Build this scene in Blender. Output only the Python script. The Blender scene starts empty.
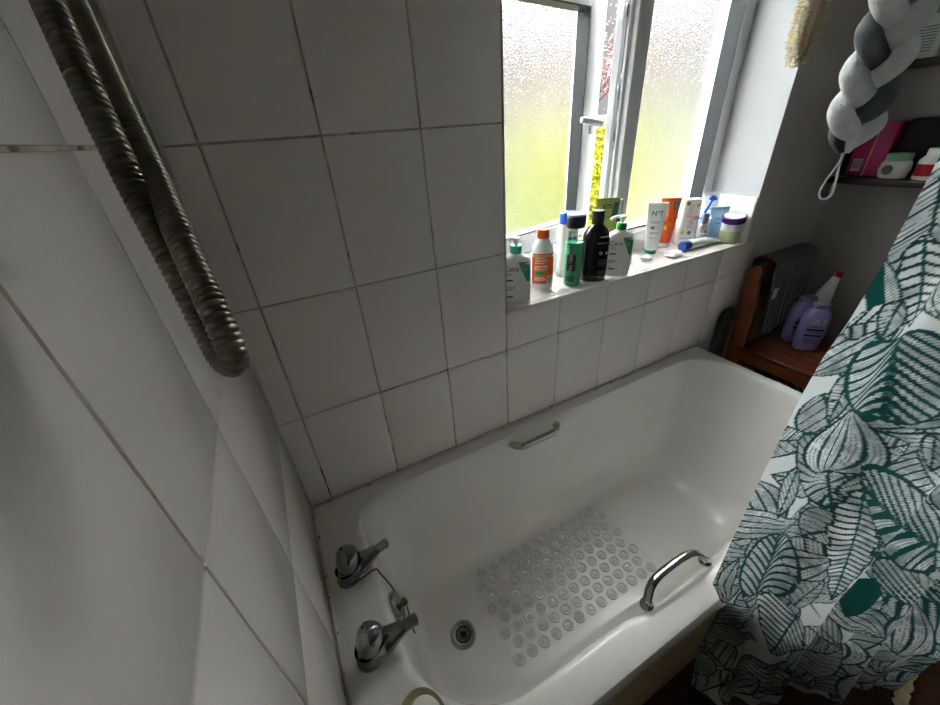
import bpy, bmesh, math, random
import numpy as np
from mathutils import Matrix, Vector
random.seed(7); rng = np.random.default_rng(11)
PI = math.pi
sc = bpy.context.scene
COL = sc.collection

# ------------------------------------------------------------------ materials
def lin(c):
    c = c/255.0
    return c/12.92 if c <= 0.04045 else ((c+0.055)/1.055)**2.4
def rgb(r, g, b): return (lin(r), lin(g), lin(b), 1.0)

def mat(name, col, rough=0.5, metal=0.0, var=0.06, vscale=14.0, bump=0.0, bscale=200.0, trans=0.0, ior=1.45,
        coat=0.0, alpha=1.0, sheen=0.0, spec=0.5, bdist=0.001):
    """procedural principled material: base colour broken up by noise, optional bump"""
    m = bpy.data.materials.new(name); m.use_nodes = True
    nt = m.node_tree; b = nt.nodes['Principled BSDF']
    tc = nt.nodes.new('ShaderNodeTexCoord')
    n = nt.nodes.new('ShaderNodeTexNoise'); n.inputs['Scale'].default_value = vscale; n.inputs['Detail'].default_value = 4
    nt.links.new(tc.outputs['Object'], n.inputs['Vector'])
    r = nt.nodes.new('ShaderNodeValToRGB')
    c0 = tuple(max(0, x*(1-var)) for x in col[:3])+(1,); c1 = tuple(min(1, x*(1+var)) for x in col[:3])+(1,)
    r.color_ramp.elements[0].position = .3; r.color_ramp.elements[1].position = .7
    r.color_ramp.elements[0].color = c0; r.color_ramp.elements[1].color = c1
    nt.links.new(n.outputs['Fac'], r.inputs['Fac']); nt.links.new(r.outputs['Color'], b.inputs['Base Color'])
    b.inputs['Roughness'].default_value = rough; b.inputs['Metallic'].default_value = metal
    b.inputs['IOR'].default_value = ior; b.inputs['Transmission Weight'].default_value = trans
    b.inputs['Coat Weight'].default_value = coat; b.inputs['Alpha'].default_value = alpha
    b.inputs['Sheen Weight'].default_value = sheen; b.inputs['Specular IOR Level'].default_value = spec
    if bump > 0:
        n2 = nt.nodes.new('ShaderNodeTexNoise'); n2.inputs['Scale'].default_value = bscale; n2.inputs['Detail'].default_value = 3
        nt.links.new(tc.outputs['Object'], n2.inputs['Vector'])
        bp = nt.nodes.new('ShaderNodeBump'); bp.inputs['Strength'].default_value = bump; bp.inputs['Distance'].default_value = bdist
        nt.links.new(n2.outputs['Fac'], bp.inputs['Height']); nt.links.new(bp.outputs['Normal'], b.inputs['Normal'])
    return m

M = {}
M['tile'] = mat('glazed_white_tile', rgb(240, 234, 229), .16, var=.02, vscale=3, bump=.10, bscale=7, bdist=.004)
M['grout'] = mat('tile_grout', rgb(196, 184, 170), .85, var=.3, vscale=22)
def mouldy(m, zmax, lo, hi, scale, col):
    nt = m.node_tree; b = nt.nodes['Principled BSDF']; src = b.inputs['Base Color'].links[0].from_socket
    tc = nt.nodes.new('ShaderNodeTexCoord'); n = nt.nodes.new('ShaderNodeTexNoise'); n.inputs['Scale'].default_value = scale; n.inputs['Detail'].default_value = 2
    nt.links.new(tc.outputs['Object'], n.inputs['Vector'])
    sx = nt.nodes.new('ShaderNodeSeparateXYZ'); nt.links.new(tc.outputs['Object'], sx.inputs['Vector'])
    mz = nt.nodes.new('ShaderNodeMapRange'); mz.inputs['From Min'].default_value = zmax; mz.inputs['From Max'].default_value = .56; mz.inputs['To Min'].default_value = 0; mz.inputs['To Max'].default_value = .16
    nt.links.new(sx.outputs['Z'], mz.inputs['Value'])
    ad = nt.nodes.new('ShaderNodeMath'); nt.links.new(n.outputs['Fac'], ad.inputs[0]); nt.links.new(mz.outputs['Result'], ad.inputs[1])
    mr = nt.nodes.new('ShaderNodeMapRange'); mr.inputs['From Min'].default_value = lo; mr.inputs['From Max'].default_value = hi; nt.links.new(ad.outputs['Value'], mr.inputs['Value'])
    mx = nt.nodes.new('ShaderNodeMix'); mx.data_type = 'RGBA'; nt.links.new(mr.outputs['Result'], mx.inputs['Factor']); nt.links.new(src, mx.inputs[6]); mx.inputs[7].default_value = col
    nt.links.new(mx.outputs[2], b.inputs['Base Color'])
mouldy(M['grout'], .95, .60, .68, 24, rgb(84, 72, 60))
M['caulk'] = mat('white_caulk', rgb(214, 208, 200), .5, var=.03)
mouldy(M['caulk'], .60, .80, .84, 60, rgb(50, 42, 36))
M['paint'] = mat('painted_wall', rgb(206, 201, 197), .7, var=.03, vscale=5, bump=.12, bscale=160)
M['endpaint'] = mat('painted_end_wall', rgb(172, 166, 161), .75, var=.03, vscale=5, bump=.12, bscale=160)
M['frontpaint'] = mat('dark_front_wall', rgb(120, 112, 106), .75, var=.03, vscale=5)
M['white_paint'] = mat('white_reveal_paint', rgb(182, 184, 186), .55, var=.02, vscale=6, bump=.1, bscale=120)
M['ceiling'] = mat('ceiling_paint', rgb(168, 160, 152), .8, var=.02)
M['floor'] = mat('brown_cork_floor', rgb(74, 48, 32), .55, var=.35, vscale=30, bump=.15, bscale=90)
M['upvc'] = mat('white_window_plastic', rgb(224, 225, 226), .28, var=.015)
M['gasket'] = mat('grey_gasket', rgb(40, 45, 49), .5, var=.08)
M['steel'] = mat('satin_steel', rgb(170, 172, 172), .3, 1.0, var=.06)
M['chrome'] = mat('chrome', rgb(186, 187, 188), .09, 1.0, var=.05, vscale=9)
M['dull_chrome'] = mat('limescaled_chrome', rgb(150, 151, 152), .17, 1.0, var=.16, vscale=60)
M['hose'] = mat('ridged_hose_metal', rgb(118, 112, 100), .3, 1.0, var=.12, vscale=40)
M['enamel'] = mat('white_bath_acrylic', rgb(238, 235, 230), .24, var=.02, vscale=4, coat=.15)
M['bath_panel'] = mat('cream_bath_panel', rgb(206, 184, 146), .45, var=.06, vscale=6)
M['dark'] = mat('dark_void', rgb(24, 23, 22), .6)
M['wire'] = mat('dark_wire', rgb(70, 66, 60), .4, .8)
M['wood'] = None
M['plastic_white'] = mat('white_plastic', rgb(238, 238, 234), .3, var=.015)
M['plastic_black'] = mat('black_plastic', rgb(20, 21, 26), .25, var=.1)
M['plastic_black2'] = mat('matte_black_plastic', rgb(30, 30, 33), .45, var=.1)
M['teal'] = mat('teal_plastic', rgb(52, 176, 148), .35, var=.03)
M['green'] = mat('green_plastic', rgb(58, 165, 62), .35, var=.03)
M['greenlbl'] = mat('green_label', rgb(70, 160, 84), .4, var=.05)
M['teallbl'] = mat('teal_label', rgb(72, 182, 152), .4, var=.05)
M['ink'] = mat('black_ink', rgb(24, 26, 30), .5)
M['greyink'] = mat('grey_ink', rgb(126, 132, 134), .5)
M['blueink'] = mat('blue_ink', rgb(40, 78, 140), .5)
M['orange'] = mat('orange_plastic', rgb(226, 84, 22), .35, var=.04)
M['orangelbl'] = mat('orange_label', rgb(232, 100, 34), .4, var=.08, vscale=40)
M['darkorange'] = mat('dark_orange_ink', rgb(160, 52, 16), .45)
M['cream'] = mat('cream_label', rgb(236, 226, 204), .5)
M['blue'] = mat('blue_plastic', rgb(28, 92, 208), .3, var=.04)
M['deepblue'] = mat('deep_blue_plastic', rgb(40, 84, 170), .35, var=.04)
M['olive'] = mat('olive_green_tube', rgb(132, 142, 62), .35, var=.1, vscale=30)
M['darkteal'] = mat('dark_teal_print', rgb(30, 82, 76), .4)
M['greyblack'] = mat('charcoal_bottle', rgb(38, 40, 46), .3)
M['clearcap'] = mat('pale_clear_cap', rgb(190, 194, 196), .2, var=.03)
M['lightblue'] = mat('pale_blue_tube', rgb(168, 206, 232), .35, var=.03)
M['pink'] = mat('pink_print', rgb(226, 170, 170), .45)
M['yellow'] = mat('yellow_print', rgb(230, 204, 90), .45)
M['purple'] = mat('metallic_purple_foil', rgb(84, 36, 120), .22, .5, var=.15)
M['lilac'] = mat('lilac_plastic', rgb(150, 138, 196), .3, var=.04)
M['lilac_lid'] = mat('pale_lilac_cap', rgb(150, 146, 176), .3, .3, var=.05)
M['jarcream'] = mat('pale_green_cream', rgb(172, 178, 136), .35, var=.06)
M['paleglass'] = mat('pale_jar_glass', rgb(206, 212, 206), .12, var=.03)
M['red'] = mat('red_plastic', rgb(176, 22, 34), .35)
M['magenta'] = mat('magenta_pack', rgb(176, 28, 96), .32, var=.1, vscale=18)
M['mint'] = mat('mint_green_lid', rgb(150, 206, 172), .4)
M['soap'] = mat('white_soap', rgb(240, 238, 228), .4, bump=.1, bscale=40)
M['dish'] = mat('cream_dish', rgb(196, 188, 150), .35)
M['bristle'] = mat('natural_bristle', rgb(206, 178, 120), .7, var=.2, vscale=80)
M['bristle2'] = mat('pale_bristle', rgb(214, 206, 176), .7, var=.2, vscale=80)
M['brushwood'] = mat('pale_brush_wood', rgb(178, 150, 128), .5, var=.12, vscale=20)
M['meshwhite'] = mat('white_mesh_fabric', rgb(228, 230, 230), .9, var=.08, vscale=90, bump=.6, bscale=420, sheen=.3, bdist=.002)
M['meshgrey'] = mat('grey_mesh_fabric', rgb(96, 102, 106), .9, var=.12, vscale=90, bump=.6, bscale=420, sheen=.3, bdist=.002)
M['cord'] = mat('white_cord', rgb(240, 240, 238), .7)
M['shelf'] = mat('dark_shelf_wood', rgb(44, 28, 24), .4, var=.2)
M['cloth_dark'] = mat('dark_grey_cloth', rgb(58, 60, 64), .9, var=.2, vscale=60, bump=.4, bscale=260, sheen=.2)
M['cotton'] = mat('white_cotton', rgb(244, 242, 240), .9, bump=.5, bscale=120, sheen=.3)
M['mat_brown'] = mat('brown_bath_mat', rgb(82, 50, 30), .95, var=.25, vscale=50, bump=.7, bscale=220, sheen=.2, bdist=.004)
M['mat_cream'] = mat('cream_fleece', rgb(216, 200, 164), .95, var=.1, vscale=60, bump=.8, bscale=260, sheen=.4, bdist=.004)
M['lawn'] = mat('lawn_green', rgb(42, 50, 22), .9, var=.3, vscale=2.5)
M['hedge'] = mat('yellow_green_leaf', rgb(122, 124, 14), .5, var=.45, vscale=6)
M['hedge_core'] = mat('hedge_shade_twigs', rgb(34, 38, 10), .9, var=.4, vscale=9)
M['blossom'] = mat('pinkish_brown_leaf', rgb(112, 78, 78), .6, var=.3, vscale=4)
M['bark'] = mat('grey_brown_bark', rgb(70, 50, 48), .9, var=.3, vscale=30, bump=.5, bscale=60)
M['render'] = mat('grey_rendered_wall', rgb(80, 80, 80), .9, var=.1)

def wave_mat(name, ca, cb, scale, axis='X', rough=.5, dist=0.0, bump=0.0, detail=2, dscale=1.5):
    m = bpy.data.materials.new(name); m.use_nodes = True; nt = m.node_tree; b = nt.nodes['Principled BSDF']
    tc = nt.nodes.new('ShaderNodeTexCoord'); w = nt.nodes.new('ShaderNodeTexWave')
    w.bands_direction = axis; w.inputs['Scale'].default_value = scale; w.inputs['Distortion'].default_value = dist
    w.inputs['Detail'].default_value = detail; w.inputs['Detail Scale'].default_value = dscale
    nt.links.new(tc.outputs['Object'], w.inputs['Vector'])
    r = nt.nodes.new('ShaderNodeValToRGB'); r.color_ramp.elements[0].color = ca; r.color_ramp.elements[1].color = cb
    nt.links.new(w.outputs['Fac'], r.inputs['Fac']); nt.links.new(r.outputs['Color'], b.inputs['Base Color'])
    b.inputs['Roughness'].default_value = rough
    if bump:
        bp = nt.nodes.new('ShaderNodeBump'); bp.inputs['Strength'].default_value = bump; bp.inputs['Distance'].default_value = .003
        nt.links.new(w.outputs['Fac'], bp.inputs['Height']); nt.links.new(bp.outputs['Normal'], b.inputs['Normal'])
    return m
M['wood'] = wave_mat('varnished_chair_wood', rgb(126, 66, 38), rgb(150, 84, 48), 9, 'X', .3, 4, 0, 3, 1.2)
M['wood2'] = wave_mat('varnished_seat_wood', rgb(98, 50, 32), rgb(124, 68, 44), 6, 'X', .28, 5, 0, 3, 1.2)
M['towel'] = wave_mat('grey_ribbed_towel', rgb(56, 57, 60), rgb(150, 152, 155), 30, 'X', .95, 1.2, .9)
M['stripes'] = wave_mat('striped_cloth', rgb(40, 42, 44), rgb(190, 190, 188), 14, 'X', .9, .6)

# frosted glass: a real slab, rough refraction broken up by fine pebbles
def frosted():
    m = bpy.data.materials.new('frosted_glass'); m.use_nodes = True; nt = m.node_tree; b = nt.nodes['Principled BSDF']
    b.inputs['Base Color'].default_value = (.93, .96, .94, 1); b.inputs['Transmission Weight'].default_value = 1
    b.inputs['Roughness'].default_value = .07; b.inputs['IOR'].default_value = 1.45
    tc = nt.nodes.new('ShaderNodeTexCoord'); v = nt.nodes.new('ShaderNodeTexNoise')
    v.inputs['Scale'].default_value = 210; v.inputs['Detail'].default_value = 3
    nt.links.new(tc.outputs['Object'], v.inputs['Vector'])
    bp = nt.nodes.new('ShaderNodeBump'); bp.inputs['Strength'].default_value = .5; bp.inputs['Distance'].default_value = .003
    nt.links.new(v.outputs['Fac'], bp.inputs['Height']); nt.links.new(bp.outputs['Normal'], b.inputs['Normal'])
    return m
M['frosted'] = frosted()

def clear(name, col, ior=1.1, tr=.75, rough=.08):
    m = bpy.data.materials.new(name); m.use_nodes = True; nt = m.node_tree; b = nt.nodes['Principled BSDF']
    b.inputs['Base Color'].default_value = col; b.inputs['Roughness'].default_value = rough
    out = nt.nodes['Material Output']; mx = nt.nodes.new('ShaderNodeMixShader'); t = nt.nodes.new('ShaderNodeBsdfTransparent')
    n = nt.nodes.new('ShaderNodeTexNoise'); n.inputs['Scale'].default_value = 20
    mr = nt.nodes.new('ShaderNodeMapRange'); mr.inputs['To Min'].default_value = tr-.06; mr.inputs['To Max'].default_value = tr+.06
    nt.links.new(n.outputs['Fac'], mr.inputs['Value']); nt.links.new(mr.outputs['Result'], mx.inputs['Fac'])
    nt.links.new(b.outputs['BSDF'], mx.inputs[1]); nt.links.new(t.outputs['BSDF'], mx.inputs[2])
    nt.links.new(mx.outputs['Shader'], out.inputs['Surface'])
    return m
M['clear_bottle'] = clear('clear_bottle_plastic', rgb(226, 236, 232), tr=.86)
M['clear_blue'] = clear('pale_blue_clear_plastic', rgb(196, 214, 240), tr=.45)
M['clear_mat'] = clear('clear_rubber_sheet', rgb(240, 240, 236), tr=.955, rough=.2)
M['bubble'] = clear('clear_rubber_bubble', rgb(240, 238, 234), tr=.32, rough=.06)
M['gel'] = mat('green_shower_gel', rgb(16, 160, 104), .12, var=.04)

# ------------------------------------------------------------------ mesh helpers
class MB:
    """collects vertices and faces for ONE mesh"""
    def __init__(s): s.v = []; s.f = []; s.mi = []; s.sm = []
    def add(s, vs, fs, mi=0, sm=False):
        o = len(s.v); s.v += [tuple(p) for p in vs]
        for f in fs: s.f.append([i+o for i in f]); s.mi.append(mi); s.sm.append(sm)
    def box(s, x0, x1, y0, y1, z0, z1, mi=0, b=0.0):
        if b <= 0:
            vs = [(x, y, z) for z in (z0, z1) for y in (y0, y1) for x in (x0, x1)]
            s.add(vs, [(0, 2, 3, 1), (4, 5, 7, 6), (0, 1, 5, 4), (2, 6, 7, 3), (0, 4, 6, 2), (1, 3, 7, 5)], mi)
        else:
            bm = bmesh.new(); bmesh.ops.create_cube(bm, size=1)
            for v in bm.verts: v.co = Vector(((x0+x1)/2+v.co.x*(x1-x0), (y0+y1)/2+v.co.y*(y1-y0), (z0+z1)/2+v.co.z*(z1-z0)))
            b = min(b, .45*min(x1-x0, y1-y0, z1-z0))
            bmesh.ops.bevel(bm, geom=bm.edges[:], offset=b, segments=3, profile=.5, affect='EDGES')
            s.addbm(bm, mi, True)
    def addbm(s, bm, mi=0, sm=True):
        bm.verts.index_update(); s.add([v.co[:] for v in bm.verts], [[v.index for v in f.verts] for f in bm.faces], mi, sm); bm.free()
    def rings(s, rs, mi=0, cap0=True, cap1=True, sm=True, closed=True):
        """loft of equal-length vertex rings"""
        n = len(rs[0]); vs = [p for r in rs for p in r]; fs = []
        for i in range(len(rs)-1):
            for j in range(n if closed else n-1):
                k = (j+1) % n
                fs.append((i*n+j, i*n+k, (i+1)*n+k, (i+1)*n+j))
        if cap0: fs.append(tuple(range(n-1, -1, -1)))
        if cap1: fs.append(tuple((len(rs)-1)*n+j for j in range(n)))
        s.add(vs, fs, mi, sm)
    def lathe(s, prof, c=(0, 0, 0), seg=28, mi=0, axis='z', cap0=True, cap1=True):
        rs = []
        for r, h in prof:
            ring = []
            for j in range(seg):
                a = 2*PI*j/seg; p = (r*math.cos(a), r*math.sin(a), h)
                if axis == 'x': p = (p[2], p[0], p[1])
                if axis == 'y': p = (p[1], p[2], p[0])
                ring.append((c[0]+p[0], c[1]+p[1], c[2]+p[2]))
            rs.append(ring)
        s.rings(rs, mi, cap0, cap1)
    def tube(s, pts, rad, seg=12, mi=0, flat=None, cap=True):
        """sweep a circle (or ellipse, flat=(a,b)) along points; rad number or list"""
        P = [Vector(p) for p in pts]; n = len(P); T = []
        for i in range(n):
            t = P[min(i+1, n-1)]-P[max(i-1, 0)]; T.append(t.normalized())
        up = Vector((0, 0, 1)) if abs(T[0].z) < .9 else Vector((0, 1, 0))
        N = (up-T[0]*up.dot(T[0])).normalized(); rs = []
        for i in range(n):
            N = (N-T[i]*N.dot(T[i])).normalized(); B = T[i].cross(N)
            if hasattr(rad, '__len__'):
                q = i/(n-1)*(len(rad)-1); k = min(int(q), len(rad)-2); r = rad[k]+(rad[k+1]-rad[k])*(q-k)
            else: r = rad
            fa, fb = flat if flat else (1, 1)
            rs.append([tuple(P[i]+N*(r*fa*math.cos(2*PI*j/seg))+B*(r*fb*math.sin(2*PI*j/seg))) for j in range(seg)])
        s.rings(rs, mi, cap, cap)
    def build(s, name, mats, parent=None, loc=None, rot=None, link=True):
        me = bpy.data.meshes.new(name); me.from_pydata(s.v, [], s.f)
        if not isinstance(mats, (list, tuple)): mats = [mats]
        for m in mats: me.materials.append(m)
        me.polygons.foreach_set('material_index', s.mi); me.polygons.foreach_set('use_smooth', s.sm)
        bm = bmesh.new(); bm.from_mesh(me); bmesh.ops.recalc_face_normals(bm, faces=bm.faces[:]); bm.to_mesh(me); bm.free()
        me.set_sharp_from_angle(angle=math.radians(42))
        me.update()
        o = bpy.data.objects.new(name, me)
        COL.objects.link(o)
        if parent: o.parent = parent
        if loc: o.location = loc
        if rot: o.rotation_euler = rot
        return o

def spline(pts, n=8):
    """Catmull-Rom through points"""
    P = [Vector(p) for p in pts]; out = []
    for i in range(len(P)-1):
        p0 = P[max(i-1, 0)]; p1 = P[i]; p2 = P[i+1]; p3 = P[min(i+2, len(P)-1)]
        for k in range(n):
            t = k/n
            out.append(.5*((2*p1)+(p2-p0)*t+(2*p0-5*p1+4*p2-p3)*t*t+(3*p1-p0-3*p2+p3)*t**3))
    out.append(P[-1]); return [tuple(p) for p in out]

def thing(name, label, cat, loc=(0, 0, 0), rot=(0, 0, 0), group=None):
    o = bpy.data.objects.new(name, None); COL.objects.link(o); o.location = loc; o.rotation_euler = rot
    o.empty_display_size = .05
    return tag(o, label, cat, group)
def tag(o, label, cat, group=None):
    o['label'] = label; o['category'] = cat
    if group: o['group'] = group
    return o
def structure(o): o['kind'] = 'structure'; return o

class Prof:
    """body of a bottle: rings (z, rx, ry, n) of superellipses; front is -y"""
    def __init__(s, rings): s.r = rings
    def at(s, z):
        R = s.r
        if z <= R[0][0]: return R[0][1:]
        for a, b in zip(R, R[1:]):
            if a[0] <= z <= b[0] and b[0] > a[0]:
                t = (z-a[0])/(b[0]-a[0]); return tuple(a[i]+(b[i]-a[i])*t for i in (1, 2, 3))
        return R[-1][1:]
    def front(s, x, z, off=.0006):
        rx, ry, n = s.at(z); rx += off; ry += off
        u = min(abs(x)/rx, .995)
        return (x, -ry*(1-u**n)**(1/n), z)
    def mesh(s, mb, mi=0, seg=40, cap1=True):
        rs = []
        for z, rx, ry, n in s.r:
            ring = []
            for j in range(seg):
                a = 2*PI*(j+.5)/seg; c = math.cos(a); q = math.sin(a)
                ring.append((rx*math.copysign(abs(c)**(2/n), c), ry*math.copysign(abs(q)**(2/n), q), z))
            rs.append(ring)
        mb.rings(rs, mi, True, cap1)
    def patch(s, mb, x0, x1, z0, z1, mi=0, off=.0006, nx=10, nz=6, x0t=None, x1t=None):
        x0t = x0 if x0t is None else x0t; x1t = x1 if x1t is None else x1t
        vs = []
        for k in range(nz+1):
            t = k/nz; z = z0+(z1-z0)*t
            for i in range(nx+1):
                a = x0+(x0t-x0)*t; b = x1+(x1t-x1)*t
                vs.append(s.front(a+(b-a)*i/nx, z, off))
        mb.add(vs, [(k*(nx+1)+i, k*(nx+1)+i+1, (k+1)*(nx+1)+i+1, (k+1)*(nx+1)+i) for k in range(nz) for i in range(nx)], mi, True)

def text_mesh(body, size):
    cu = bpy.data.curves.new('lettering', 'FONT'); cu.body = body; cu.size = size; cu.align_x = 'CENTER'; cu.align_y = 'CENTER'
    cu.resolution_u = 3
    o = bpy.data.objects.new('lettering', cu); COL.objects.link(o)
    dg = bpy.context.evaluated_depsgraph_get(); dg.update()
    me = bpy.data.meshes.new_from_object(o.evaluated_get(dg))
    vs = [v.co.copy() for v in me.vertices]; fs = [list(p.vertices) for p in me.polygons]
    bpy.data.objects.remove(o); bpy.data.curves.remove(cu); bpy.data.meshes.remove(me)
    return vs, fs
def letter(mb, prof, body, size, x, z, mi=0, vertical=False, off=.0009):
    vs, fs = text_mesh(body, size); out = []
    for v in vs:
        a, b = (v.x, v.y) if not vertical else (-v.y, v.x)
        out.append(prof.front(x+a, z+b, off))
    mb.add(out, fs, mi)
def letter_flat(mb, body, size, org, ux, uy, mi=0):
    vs, fs = text_mesh(body, size); o = Vector(org); ux = Vector(ux); uy = Vector(uy)
    mb.add([tuple(o+ux*v.x+uy*v.y) for v in vs], fs, mi)

# ------------------------------------------------------------------ setting
FZ = 0.08          # floor level
RIM = 0.56         # bath rim
SILL = 0.99
X0, XE, YB, CE = 0.0, 2.33, -1.95, 2.40
OX0, OX1, OZ1 = 0.657, 1.79, 2.28      # window opening; unseen upper part made taller to let in more daylight
VX = [0, .057, .257, .457, .657, .857, 1.057, 1.257, 1.457, 1.657, 1.857]
HZ = [.26, .56, .859, 1.158, 1.457, 1.756, 2.055, 2.354]

def tile(mb, a0, a1, z0, z1, put, mi):
    """one pillow-edged tile, put(a, depth, z) places it"""
    g = .0016; e = .0028
    a0 += g; a1 -= g; z0 += g; z1 -= g
    vs = [put(a, .0035, z) for z in (z0, z1) for a in (a0, a1)]
    vs += [put(a, .001, z) for z in (z0+.0006, z1-.0006) for a in (a0+.0006, a1-.0006)]
    vs += [put(a, 0, z) for z in (z0+e, z1-e) for a in (a0+e, a1-e)]
    fs = []
    for o in (0, 4):
        q = [0, 1, 3, 2]
        for i in range(4):
            a, b = q[i], q[(i+1) % 4]; fs.append((o+a, o+b, o+4+b, o+4+a))
    fs.append((8, 9, 11, 10))
    mb.add(vs, fs, mi)

# window-side wall: wall body with an opening, tiles on the bath side
mb = MB()
D = .30
mb.box(X0-.15, OX0, .0035, D, FZ-.1, CE+.05, 0)
mb.box(OX0, OX1, .0035, D, FZ-.1, SILL-.012, 0)
mb.box(OX0, OX1, .0035, D, OZ1, CE+.05, 0)
mb.box(OX1, XE+.15, .004, D, FZ-.1, CE+.05, 1)
for i in range(len(VX)-1):
    for k in range(len(HZ)-1):
        a0, a1, z0, z1 = VX[i], VX[i+1], HZ[k], HZ[k+1]
        if a0 >= OX0-1e-6:
            if k > 2: continue
            if k == 2: z1 = SILL-.006
        tile(mb, a0, a1, z0, z1, lambda a, d, z: (a, d, z), 2)
for a0, a1 in ((1.657, 1.857),):
    tile(mb, a0, a1, FZ, .26, lambda a, d, z: (a, d, z), 2)
mb.box(1.790, 1.857, -.0005, .004, SILL-.006, SILL+.002, 3)
# white painted reveal: left, right and top cheeks; tiled upstand on the right cheek
mb.box(OX0-.001, OX0+.004, .001, .19, SILL, OZ1, 3)
mb.box(OX1-.004, OX1+.0005, .001, .19, 1.16, OZ1, 3)
mb.box(OX0, OX1, .001, .19, OZ1-.004, OZ1+.001, 3)
mb.box(OX1-.014, OX1+.002, -.0005, .19, SILL, 1.158, 2, .002)
wall = structure(mb.build('wall_back', [M['grout'], M['paint'], M['tile'], M['white_paint']]))
# windowsill of white tiles
mb = MB()
for a0, a1 in ((.661, .857), (.857, 1.057), (1.057, 1.257), (1.257, 1.457), (1.457, 1.657), (1.657, 1.776)):
    mb.box(a0+.001, a1-.001, .013, .19, SILL-.012, SILL, 0, .002)
mb.box(.661, 1.80, -.004, .012, SILL-.012, SILL, 0, .003)
structure(mb.build('trim_1', M['tile']))
# tap-end wall
mb = MB()
mb.box(X0-.15, -.0035, YB, .0035, FZ-.1, CE+.05, 0)
VY = [0, .394, .588, .988, 1.388, 1.788]
for i in range(len(VY)-1):
    for k in range(len(HZ)-1):
        tile(mb, -VY[i+1], -VY[i], HZ[k], HZ[k+1], lambda a, d, z: (-d, a, z), 1)
structure(mb.build('wall_left', [M['grout'], M['tile']]))
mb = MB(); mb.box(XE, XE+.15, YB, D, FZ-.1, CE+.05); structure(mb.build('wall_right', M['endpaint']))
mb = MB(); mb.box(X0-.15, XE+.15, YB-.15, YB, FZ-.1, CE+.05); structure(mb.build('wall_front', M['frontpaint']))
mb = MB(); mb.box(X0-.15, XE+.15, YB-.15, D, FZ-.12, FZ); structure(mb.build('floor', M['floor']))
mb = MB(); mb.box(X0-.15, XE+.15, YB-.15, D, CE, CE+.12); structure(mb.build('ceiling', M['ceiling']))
# silicone bead where the bath meets the walls
mb = MB()
mb.tube([(.004, -.70, RIM+.001), (.004, -.35, RIM+.001), (.004, -.004, RIM+.001)], .0035, 8)
mb.tube([(.004, -.004, RIM+.001), (.8, -.004, RIM+.001), (1.648, -.004, RIM+.001)], .0035, 8)
mb.tube([(.003, -.003, RIM), (.003, -.003, 1.4), (.003, -.003, CE)], .0035, 8)
structure(mb.build('trim_2', M['caulk']))

# ------------------------------------------------------------------ window
def ring_frame(mb, x0, x1, z0, z1, w, y0, y1, mi=0, b=.004, wr=None, wb=None, wt=None):
    wr = wr or w; wb = wb or w; wt = wt or w
    mb.box(x0, x0+w, y0, y1, z0, z1, mi, b); mb.box(x1-wr, x1, y0, y1, z0, z1, mi, b)
    mb.box(x0+w*.6, x1-wr*.6, y0+.0005, y1, z0, z0+wb, mi, b); mb.box(x0+w*.6, x1-wr*.6, y0+.0005, y1, z1-wt, z1, mi, b)
FY = .19
mb = MB()
mb.box(OX0, OX0+.043, FY, .28, SILL-.01, OZ1, 0, .004)           # left jamb
mb.box(1.737, OX1+.02, FY, .28, SILL-.01, OZ1, 0, .004)             # right jamb
mb.box(OX0, OX1, FY, .28, SILL-.01, 1.062, 0, .004)               # bottom rail
mb.box(1.30, 1.74, FY+.004, .275, 1.05, 1.08, 0, .003)           # bead under fixed pane
mb.box(OX0, OX1, FY, .28, OZ1-.05, OZ1, 0, .004)
mb.box(1.246, 1.306, FY, .28, 1.05, OZ1-.03, 0, .005)                # mullion
mb.box(1.232, 1.25, FY+.018, .262, 1.05, OZ1-.03, 0, .003)           # rebate step
mb.box(OX0, 1.25, FY, .28, 1.80, 1.85, 0, .004)                    # transom over the casement
win = structure(mb.build('window_1', M['upvc']))
def gasket(mb, x0, x1, z0, z1, y0, y1, t=.006):
    mb.box(x0, x0+t, y0, y1, z0, z1); mb.box(x1-t, x1, y0, y1, z0, z1)
    mb.box(x0, x1, y0, y1, z0, z0+t); mb.box(x0, x1, y0, y1, z1-t, z1)
mb = MB(); gasket(mb, 1.300, 1.741, 1.078, OZ1-.046, FY+.003, .247); mb.build('gasket_seal', M['gasket'], win)
mb = MB(); gasket(mb, .697, 1.248, 1.848, OZ1-.046, FY+.01, .247); mb.build('gasket_seal', M['gasket'], win)
mb = MB(); mb.box(1.303, 1.738, .247, .253, 1.081, OZ1-.049); mb.build('frosted_pane', M['frosted'], win)
mb = MB(); mb.box(.70, 1.245, .247, .253, 1.851, OZ1-.049); mb.build('frosted_pane', M['frosted'], win)
for z, h in ((1.72, .07), (1.52, .10), (1.40, .085)):                # lock keeps in the mullion rebate
    mb = MB(); mb.box(1.2300, 1.233, .214, .236, z-h/2, z+h/2, 0, .001); mb.box(1.2255, 1.2305, .218, .226, z-h*.2, z+h*.2, 0, .001)
    mb.build('lock_keep', M['steel'], win)
mb = MB(); mb.box(1.2288, 1.2335, .218, .232, 1.09, OZ1-.08); mb.build('lock_strip', M['steel'], win)
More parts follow.
